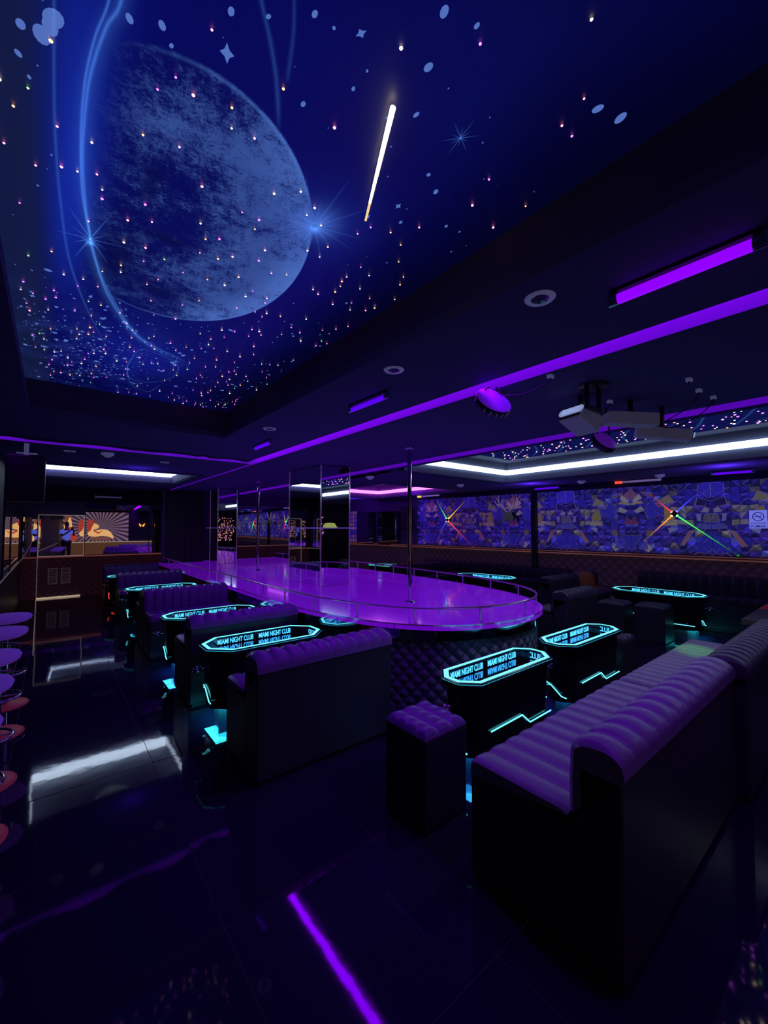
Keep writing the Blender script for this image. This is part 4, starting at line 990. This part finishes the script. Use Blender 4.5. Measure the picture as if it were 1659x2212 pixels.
# crossed coloured wall lamps; light beams and end spots are built as glowing shapes
def cross_lamp(s0, z0, arms, label):
    t = thing('cross_wall_lamp', label, 'wall lamp', wp(s0, z0, .13), 0)
    MB().box(-.03, .08, -.045, .045, -.045, .045, bev=.01).build('body', BLACK, t)
    base = Vector(wp(s0, z0, .13))
    for (s1, z1, colr, nm) in arms:
        e = Vector(wp(s1, z1, .055))-base; d = e.normalized(); a0 = d*.05+Vector((-.02, 0, 0))
        K_ = 10; cols = []
        bb = MB()
        for i in range(K_):
            p, q = a0.lerp(e, i/K_), a0.lerp(e, (i+1)/K_); f = (1-i/K_)**1.3
            bb.cyl(p, q, .011*(.35+.65*(1-i/K_)), .011*(.35+.65*(1-(i+1)/K_)), n=8, cap=False)
            for z in range(len(bb.f)-8, len(bb.f)): bb.c[z] = tuple(c*f*1.0 for c in colr)
        m = MATS.get('beam')
        if not m:
            m = bpy.data.materials.new('beam'); m.use_nodes = True; MATS['beam'] = m; PP = m.node_tree.nodes['Principled BSDF']
            v_ = nd(m, 'ShaderNodeVertexColor', layer_name='Col'); m.node_tree.links.new(v_.outputs[0], PP.inputs['Emission Color']); PP.inputs['Emission Strength'].default_value = 1.6; PP.inputs['Base Color'].default_value = (0, 0, 0, 1)
        bb.build('coloured_beam', m, t)
        MB().cyl(a0*.8, a0*1.15, .02, n=12).build('lens', glow('lens_'+nm, tuple(min(1, c+.15) for c in colr), 4.), t)
        MB().lathe([(.0001, 0), (.014, 0), (.017, .004)], n=14).build('glow_spot', glow('spot_'+nm, colr, .35), t).matrix_local = Matrix.Translation(e+Vector((.02, 0, 0))) @ Matrix.Rotation(R(-90), 4, 'Y')
RED, ORG, GRN, BLE, YEL = (1., .05, .04), (1., .30, .03), (.06, .9, .12), (.06, .06, 1.), (1., .55, .05)
cross_lamp(2.26, 1.73, [(2.62, 2.06, RED, 'red'), (2.72, 1.28, ORG, 'orange'), (1.90, 2.12, BLE, 'blue'), (1.50, 1.08, GRN, 'green')], 'cross-shaped wall lamp throwing red, blue, orange and green rays, right of centre')
cross_lamp(6.86, 1.69, [(7.25, 2.16, GRN, 'green'), (6.38, 2.16, YEL, 'yellow'), (7.25, 1.25, BLE, 'blue'), (6.2, 1.05, RED, 'red')], 'cross-shaped wall lamp throwing yellow, green, blue and red rays, near the pole')
# light patches: long small wall-top lamps
for s0, lab, mm_, mw in ((2.75, 'slim lamp with red glowing end above the patterned wall', REDL, 'red'), (7.35, 'slim lamp with amber glowing end above the patterned wall', glow('amber', (1., .45, .03), 2.), 'amber')):
    t = thing('strip_lamp', lab, 'lamp', (WX(s0)-.28, s0, 2.30), WROT)
    MB().cyl((0, -.36, 0), (0, .22, 0), .018, n=12).build('tube', mat('pale_tube', base=(.4, .35, .5), rough=.3, emis=(.3, .2, .5), es=.35), t)
    MB().cyl((0, .22, 0), (0, .33, 0), .024, n=12).build('lit_end', mm_, t); MB().box(-.02, .02, -.36, .33, .018, .03).build('mount', BLACK, t)

# deer trophy
t = thing('deer_head', 'dark mounted deer head with branching antlers on the patterned wall', 'trophy', wp(5.18, 1.70, .11), PI+WROT)
def skin(name, verts, edges, radii, m, parent, sub=2):
    me = bpy.data.meshes.new(name); me.from_pydata(verts, edges, []); o = bpy.data.objects.new(name, me); COL.objects.link(o); o.parent = parent
    me.materials.append(m)
    sk = o.modifiers.new('Skin', 'SKIN'); sk.use_smooth_shade = True
    sv = me.skin_vertices[0].data if me.skin_vertices else None
    if sv is None:
        bpy.context.view_layer.objects.active = o; sv = me.skin_vertices[0].data
    for i, r_ in enumerate(radii): sv[i].radius = (r_, r_) if not isinstance(r_, tuple) else r_
    sv[0].use_root = True
    ss = o.modifiers.new('Sub', 'SUBSURF'); ss.levels = sub; ss.render_levels = sub
    return o
DEER = mat('dark_bronze_fur', base=(.10, .09, .07), rough=.5, emis=(.06, .07, .06), es=.25)
ANT = mat('antler', base=(.3, .25, .22), rough=.5, emis=(.28, .2, .3), es=.35)
skin('head', [(.0, 0, -.02), (.10, 0, .03), (.18, 0, .10), (.24, 0, .07), (.32, 0, -.03), (.36, 0, -.09)], [(0, 1), (1, 2), (2, 3), (3, 4), (4, 5)], [.09, .075, .06, .055, .035, .03], DEER, t)
for s in (-1, 1):
    skin('ear', [(.17, s*.04, .13), (.17, s*.11, .15), (.17, s*.17, .14)], [(0, 1), (1, 2)], [.018, .026, .006], DEER, t, 1)
    skin('antler', [(.17, s*.03, .15), (.17, s*.09, .22), (.17, s*.17, .28), (.17, s*.22, .38), (.17, s*.20, .50), (.17, s*.14, .33), (.17, s*.27, .32), (.17, s*.31, .40), (.17, s*.29, .47), (.17, s*.11, .42)],
         [(0, 1), (1, 2), (2, 3), (3, 4), (1, 5), (5, 9), (2, 6), (6, 7), (3, 8)], [.015, .014, .013, .011, .005, .01, .011, .005, .005, .004], ANT, t, 1)
MB().lathe([(.0001, 0), (.12, 0), (.13, -.02), (.0001, -.02)], n=24).build('wall_plaque', BLACK, t)
bpy.data.objects['wall_plaque'].rotation_euler = (0, R(90), 0); bpy.data.objects['wall_plaque'].location = (-.075, 0, 0)

# ------------------------------------------------------------------ behind the camera (seen in the mirrors)
art = thing('wall_painting', 'warm-lit wall painting of reclining figure with radiating lines, seen in the mirrors', 'painting', (0, BY+.03, 0))
bgm = bpy.data.materials.new('painting_background'); bgm.use_nodes = True; P = bgm.node_tree.nodes['Principled BSDF']
tcb = nd(bgm, 'ShaderNodeTexCoord'); spb = nd(bgm, 'ShaderNodeSeparateXYZ'); bgm.node_tree.links.new(tcb.outputs['Object'], spb.inputs[0])
an = math_node(bgm, 'ARCTAN2', math_node(bgm, 'SUBTRACT', spb.outputs[2], 1.5), math_node(bgm, 'SUBTRACT', spb.outputs[0], .75))
ry = math_node(bgm, 'POWER', math_node(bgm, 'ABSOLUTE', math_node(bgm, 'SINE', math_node(bgm, 'MULTIPLY', an, 16.))), 3.)
mxb = nd(bgm, 'ShaderNodeMix', data_type='RGBA'); bgm.node_tree.links.new(ry, mxb.inputs['Factor']); mxb.inputs['A'].default_value = (.03, .012, .02, 1); mxb.inputs['B'].default_value = (.22, .13, .18, 1)
bgm.node_tree.links.new(mxb.outputs['Result'], P.inputs['Base Color']); bgm.node_tree.links.new(mxb.outputs['Result'], P.inputs['Emission Color']); P.inputs['Emission Strength'].default_value = .9
MB().box(-.47, 1.9, 0, .01, .82, 2.28).build('background', bgm, art)
skinm = mat('painted_skin', base=(.7, .4, .18), rough=.7, emis=(.95, .50, .16), es=.85); redm = mat('painted_red', base=(.4, .03, .03), rough=.7, emis=(.45, .05, .03), es=.8); brn = mat('painted_brown', base=(.2, .08, .05), rough=.7, emis=(.25, .08, .04), es=.7)  # warm lighting of the painting put into its emission
def poly(pts, m, name, y): 
    bb = MB(); bb.add([(p[0], y, p[1]) for p in pts], [tuple(range(len(pts)))]); return bb.build(name, m, art)
poly(catmull([(0.171, 1.25), (0.357, 1.40), (0.512, 1.36), (0.729, 1.42), (1.008, 1.38), (1.194, 1.18), (1.256, .95), (1.039, 1.05), (0.729, 1.08), (0.481, 1.05), (0.233, 1.10), (0.171, 1.25)], 5)[:-1], skinm, 'reclining_body', .014)
poly(catmull([(0.233, 1.55), (0.326, 1.72), (0.512, 1.70), (0.636, 1.60), (0.605, 1.48), (0.450, 1.42), (0.307, 1.40), (0.233, 1.55)], 5)[:-1], skinm, 'arm', .018)
poly(catmull([(0.140, 1.5), (0.183, 1.85), (0.357, 1.90), (0.431, 1.72), (0.357, 1.55), (0.307, 1.40), (0.202, 1.3), (0.140, 1.5)], 5)[:-1], redm, 'red_hair', .022)
poly([(0.419, 1.40), (0.636, 1.26), (0.760, 1.30), (0.791, 1.38), (0.636, 1.18), (0.419, 1.32)], redm, 'red_cloth', .026)
poly([(0.357, 1.04), (1.132, 1.0), (1.132, .88), (0.357, .88)], brn, 'couch', .024)
poly(catmull([(-0.460, .9), (-0.422, 1.5), (-0.370, 1.85), (-0.235, 2.1), (-0.145, 1.9), (-0.085, 1.5), (0.005, 1.2), (0.065, .9), (-0.235, .86), (-0.460, .9)], 5)[:-1], skinm, 'standing_figures', .014)
poly(catmull([(-0.385, .9), (-0.250, 1.5), (-0.085, 1.45), (0.140, .95), (-0.160, .86), (-0.385, .9)], 5)[:-1], redm, 'red_dress', .020)
poly(catmull([(-0.385, 1.7), (-0.370, 2.1), (-0.235, 2.2), (-0.145, 2.05), (-0.235, 1.95), (-0.310, 1.7), (-0.385, 1.7)], 5)[:-1], brn, 'brown_hair', .022)
t = thing('wall_panelling', 'quilted dark panelling with ledge under the painting, seen in the mirrors', 'panelling', (0, BY, 0))
b = MB(); b.add([(-.4, .05, .1), (3.4, .05, .1), (3.4, .05, .76), (-.4, .05, .76)], [(3, 2, 1, 0)], uvs=[(0, 0), (3.8, 0), (3.8, .66), (0, .66)]); b.build('quilting', quilt_mat('quilted_warm', (.10, .05, .04), .16, rough=.4, emis=(.35, .14, .05), es=.22), t)
MB().box(-.4, 3.4, .0, .10, .77, .80).build('ledge', WARMTRIM, t)
def curtain(x0, x1, label):
    t = thing('star_curtain', label, 'curtain', ((x0+x1)/2, BY+.05, .8)); w = (x1-x0)/2
    MB().grid(lambda u, v: (-w+2*w*u, .03*math.sin(u*w*24), 1.25*v), 60, 2).build('cloth', mat('black_cloth', base=(.01, .01, .015), rough=.8), t)
    cm = [mat('curtain_pink', emis=(1., .3, .6), es=2.2), mat('curtain_orange', emis=(1., .5, .3), es=2.2)]
    bb = MB()
    for i in range(int(330*w)):
        x_, z_ = random.uniform(-w, w), random.uniform(.03, 1.22); bb.box(x_-.009, x_+.009, .035, .045, z_-.009, z_+.009, mi=random.randint(0, 1))
    o = bb.build('led_points', cm, t); o['kind'] = 'stuff'
curtain(6.0, 7.3, 'black curtain sparkling with pink LED points, reflected in the pillar')
curtain(2.95, 3.45, 'narrow black LED star curtain reflected in the end wall mirror')
# mask lamp (orange) seen in mirror
t = thing('wall_lamp', 'small orange flame-like lamp reflected in the end wall mirror', 'lamp', (2.5, BY+.06, 1.62))
fl = glow('orange_flame', (1., .28, .03), 3.)
for s in (-1, 1): MB().add([(s*.02, 0, 0), (s*.14, 0, .12), (s*.10, 0, -.02), (s*.05, 0, -.07)], [(0, 1, 2, 3) if s < 0 else (3, 2, 1, 0)]).build('flame', fl, t)
MB().box(-.03, .03, -.04, -.005, -.08, .05).build('bracket', BLACK, t)

# ------------------------------------------------------------------ the photographer, standing behind the camera
pr = thing('person', 'person in a pale T-shirt and shorts holding up a phone, reflected in mirrors', 'person', (-.22, -.34, 0), R(-25))
SK = mat('skin', base=(.45, .22, .14), rough=.55); HR = mat('black_hair', base=(.01, .008, .01), rough=.5); TS = mat('pale_tshirt', base=(.35, .4, .8), rough=.9, emis=(.12, .18, .85), es=.5); TR = mat('dark_trousers', base=(.03, .03, .05), rough=.8); SH = mat('dark_shoes', base=(.02, .02, .02), rough=.4)
# lower body + torso + arms as one skinned surface, y+ is forward
V = [(0, 0, .90), (0, .0, 1.08), (0, 0, 1.25), (0, 0, 1.38), (0, .01, 1.46), (0, .02, 1.56), (0, .03, 1.64),
     (.09, 0, .86), (.10, .02, .48), (.10, -.02, .08), (.11, .12, .035),
     (-.09, 0, .86), (-.10, .02, .48), (-.10, -.02, .08), (-.11, .12, .035),
     (.19, 0, 1.37), (.25, .10, 1.14), (.15, .29, 1.37), (.12, .32, 1.42),
     (-.19, 0, 1.37), (-.22, .10, 1.14), (.03, .28, 1.37), (.05, .31, 1.42)]
Eg = [(0, 1), (1, 2), (2, 3), (3, 4), (4, 5), (5, 6), (0, 7), (7, 8), (8, 9), (9, 10), (0, 11), (11, 12), (12, 13), (13, 14), (3, 15), (15, 16), (16, 17), (17, 18), (3, 19), (19, 20), (20, 21), (21, 22)]
Rr = [(.14, .10), (.13, .095), (.15, .10), (.14, .09), .055, .07, .08, .085, .058, .04, .035, .085, .058, .04, .035, .052, .042, .028, .022, .052, .042, .028, .022]
skin('body', V, Eg, Rr, SK, pr)
def ell(mb, c, r, n=16):
    mb.grid(lambda u, v: (c[0]+r[0]*math.sin(PI*v)*math.cos(2*PI*u), c[1]+r[1]*math.sin(PI*v)*math.sin(2*PI*u), c[2]+r[2]*math.cos(PI*v)), n, n//2); return mb
b = MB(); ell(b, (0, .04, 1.63), (.075, .095, .115)); ell(b, (0, .135, 1.615), (.012, .018, .022)); ell(b, (.078, .03, 1.63), (.01, .02, .03)); ell(b, (-.078, .03, 1.63), (.01, .02, .03)); hd = b.build('head', SK, pr)
b = MB(); ell(b, (0, .015, 1.67), (.085, .10, .10)); b.build('hair', HR, hd)
b = MB()
for s in (-1, 1): ell(b, (s*.03, .125, 1.645), (.012, .008, .007)) 
b.build('eyes', HR, hd); MB().box(-.025, .025, .118, .126, 1.565, 1.572).build('mouth', mat('lips', base=(.3, .1, .1), rough=.5), hd)
TSV = [(0, 0, .88), (0, .0, 1.08), (0, 0, 1.25), (0, 0, 1.39), (.19, 0, 1.38), (.24, .07, 1.22), (-.19, 0, 1.38), (-.22, .07, 1.22)]
skin('t_shirt', TSV, [(0, 1), (1, 2), (2, 3), (3, 4), (4, 5), (3, 6), (6, 7)], [(.165, .125), (.155, .115), (.17, .12), (.15, .10), .072, .068, .072, .068], TS, pr)
skin('trousers', [(0, 0, .92), (.09, 0, .84), (.10, .02, .50), (.10, -.01, .14), (-.09, 0, .84), (-.10, .02, .50), (-.10, -.01, .14)], [(0, 1), (1, 2), (2, 3), (0, 4), (4, 5), (5, 6)], [(.155, .12), .10, .078, .062, .10, .078, .062], TR, pr)
for s in (-1, 1): MB().grid(lambda u, v: (s*.11+.05*math.cos(2*PI*u)*math.sin(PI*v), .06+.14*math.sin(2*PI*u)*math.sin(PI*v), .04+.045*math.cos(PI*v)), 16, 8).build('shoe', SH, pr)
for s in (-1, 1):
    hc = Vector((.085+s*.045, .315, 1.445))
    for k in range(4):
        z = .02-.014*k; skin('finger', [(hc.x, hc.y-.01, hc.z+z), (hc.x-s*.005, hc.y+.028, hc.z+z), (hc.x-s*.025, hc.y+.036, hc.z+z)], [(0, 1), (1, 2)], [.008, .0075, .006], SK, pr, 1)
    skin('thumb', [(hc.x, hc.y-.01, hc.z-.03), (hc.x-s*.012, hc.y-.012, hc.z), (hc.x-s*.025, hc.y-.010, hc.z+.015)], [(0, 1), (1, 2)], [.010, .009, .007], SK, pr, 1)
ph = thing('phone', 'black smartphone held up by the person reflected in the mirrors', 'phone', (-.012, -.022, 1.5), R(-39))
MB().box(-.037, .037, -.004, .004, -.115, .035, bev=.002).build('body', BLACKG, ph); MB().box(-.033, .033, -.0052, -.0042, -.11, .03).build('screen', glow('phone_screen', (.2, .25, .6), .4), ph)

# ------------------------------------------------------------------ lights
def plight(name, loc, col, e, r=.04, label=None):
    l = bpy.data.lights.new(name, 'POINT'); l.energy = e; l.color = col; l.shadow_soft_size = r
    o = bpy.data.objects.new(name, l); o.location = loc; COL.objects.link(o); return o
VIO = (.28, .02, 1.)
def slight(name, loc, col, e, ang=165, r=.04, rot=(0, 0, 0), blend=.4):
    l = bpy.data.lights.new(name, 'SPOT'); l.energy = e; l.color = col; l.shadow_soft_size = r; l.spot_size = R(ang); l.spot_blend = blend
    o = bpy.data.objects.new(name, l); o.location = loc; o.rotation_euler = rot; COL.objects.link(o); return o
slight('blacklight_near', (1.63, .43, 2.33), VIO, 20)
slight('sofa_fill', (3.6, 1.1, 2.1), (.56, .55, 1.), 62, 150, .08)  # added bluish-white spot that brightens the foreground sofa seats
slight('green_dot', (5.6, 1.8, 2.25), (.15, 1., .05), 500, 9, .01, tuple((Vector((4.1, 1.03, .5))-Vector((5.6, 1.8, 2.25))).to_track_quat('-Z', 'Y').to_euler()), .8)
slight('orange_dot', (6.2, 1.6, 2.25), (1., .3, .05), 260, 14, .01, tuple((Vector((7.1, 3.3, .6))-Vector((6.2, 1.6, 2.25))).to_track_quat('-Z', 'Y').to_euler()), .8)
slight('red_dot', (6.2, 2.6, 2.25), (1., .05, .02), 260, 14, .01, tuple((Vector((7.1, .9, .5))-Vector((6.2, 2.6, 2.25))).to_track_quat('-Z', 'Y').to_euler()), .8)
slight('blacklight_mid', (1.68, 2.25, 2.33), VIO, 44)
slight('blacklight_far', (1.70, 4.11, 2.33), VIO, 36)
slight('violet_rear', (1.4, 6.6, 2.33), VIO, 20)  # violet spot over the rear row, no tube modelled at this position
plight('blacklight_wall', (7.0, 1.4, 2.15), (.2, .06, 1.), 10); plight('blacklight_wall_mid', (7.0, 4.25, 2.15), (.22, .05, 1.), 10); plight('blacklight_wall_far', (6.8, 7.6, 2.2), VIO, 10)
plight('rear_wash', (1.0, 7.0, 2.2), (.15, .06, 1.), 3)
def under(loc, sx, sy, c, e):
    l = bpy.data.lights.new('table_underlight', 'AREA'); l.shape = 'RECTANGLE'; l.size = sx; l.size_y = sy; l.energy = e; l.color = c
    o = bpy.data.objects.new('table_underlight', l); o.location = loc; COL.objects.link(o)
under((1.08, 3.38, .112), .16, .3, (.03, .7, .85), 3.0)
under((1.02, 4.75, .112), .12, .3, (.03, .35, .95), 1.6)
under((6.86, 1.72, .112), .3, .16, (.03, .75, .85), 3.0)
under((2.02, 1.71, .112), .12, .2, (.03, .4, .95), 1.0)
under((3.25, 1.73, .112), .12, .2, (.03, .4, .95), .8)
for loc, c, e in (((4.1, -.25, .85), (.01, .08, .9), 5.), ((2.70, 2.0, .52), (.05, .45, .7), .35), ((3.6, 2.02, .52), (.05, .45, .7), .2), ((1.88, 3.42, .50), (.03, .6, .85), .5)):  # first: added blue light behind the second sofa; the rest boost table glow
    plight('low_fill', loc, c, e, .02)
plight('end_wall_wash', (6.3, 9.9, 2.0), (.25, .03, 1.), 14); plight('end_wall_wash', (6.6, 9.6, 2.15), (.25, .03, 1.), 5)  # added violet lights that brighten the dark wall behind the stage
for o in bpy.data.objects:
    if o.type == 'LIGHT' and o.data.type != 'AREA': o.visible_glossy = False
w = bpy.data.worlds.new('world'); sc.world = w; w.use_nodes = True
w.node_tree.nodes['Background'].inputs[0].default_value = (.01, .008, .05, 1); w.node_tree.nodes['Background'].inputs[1].default_value = .3
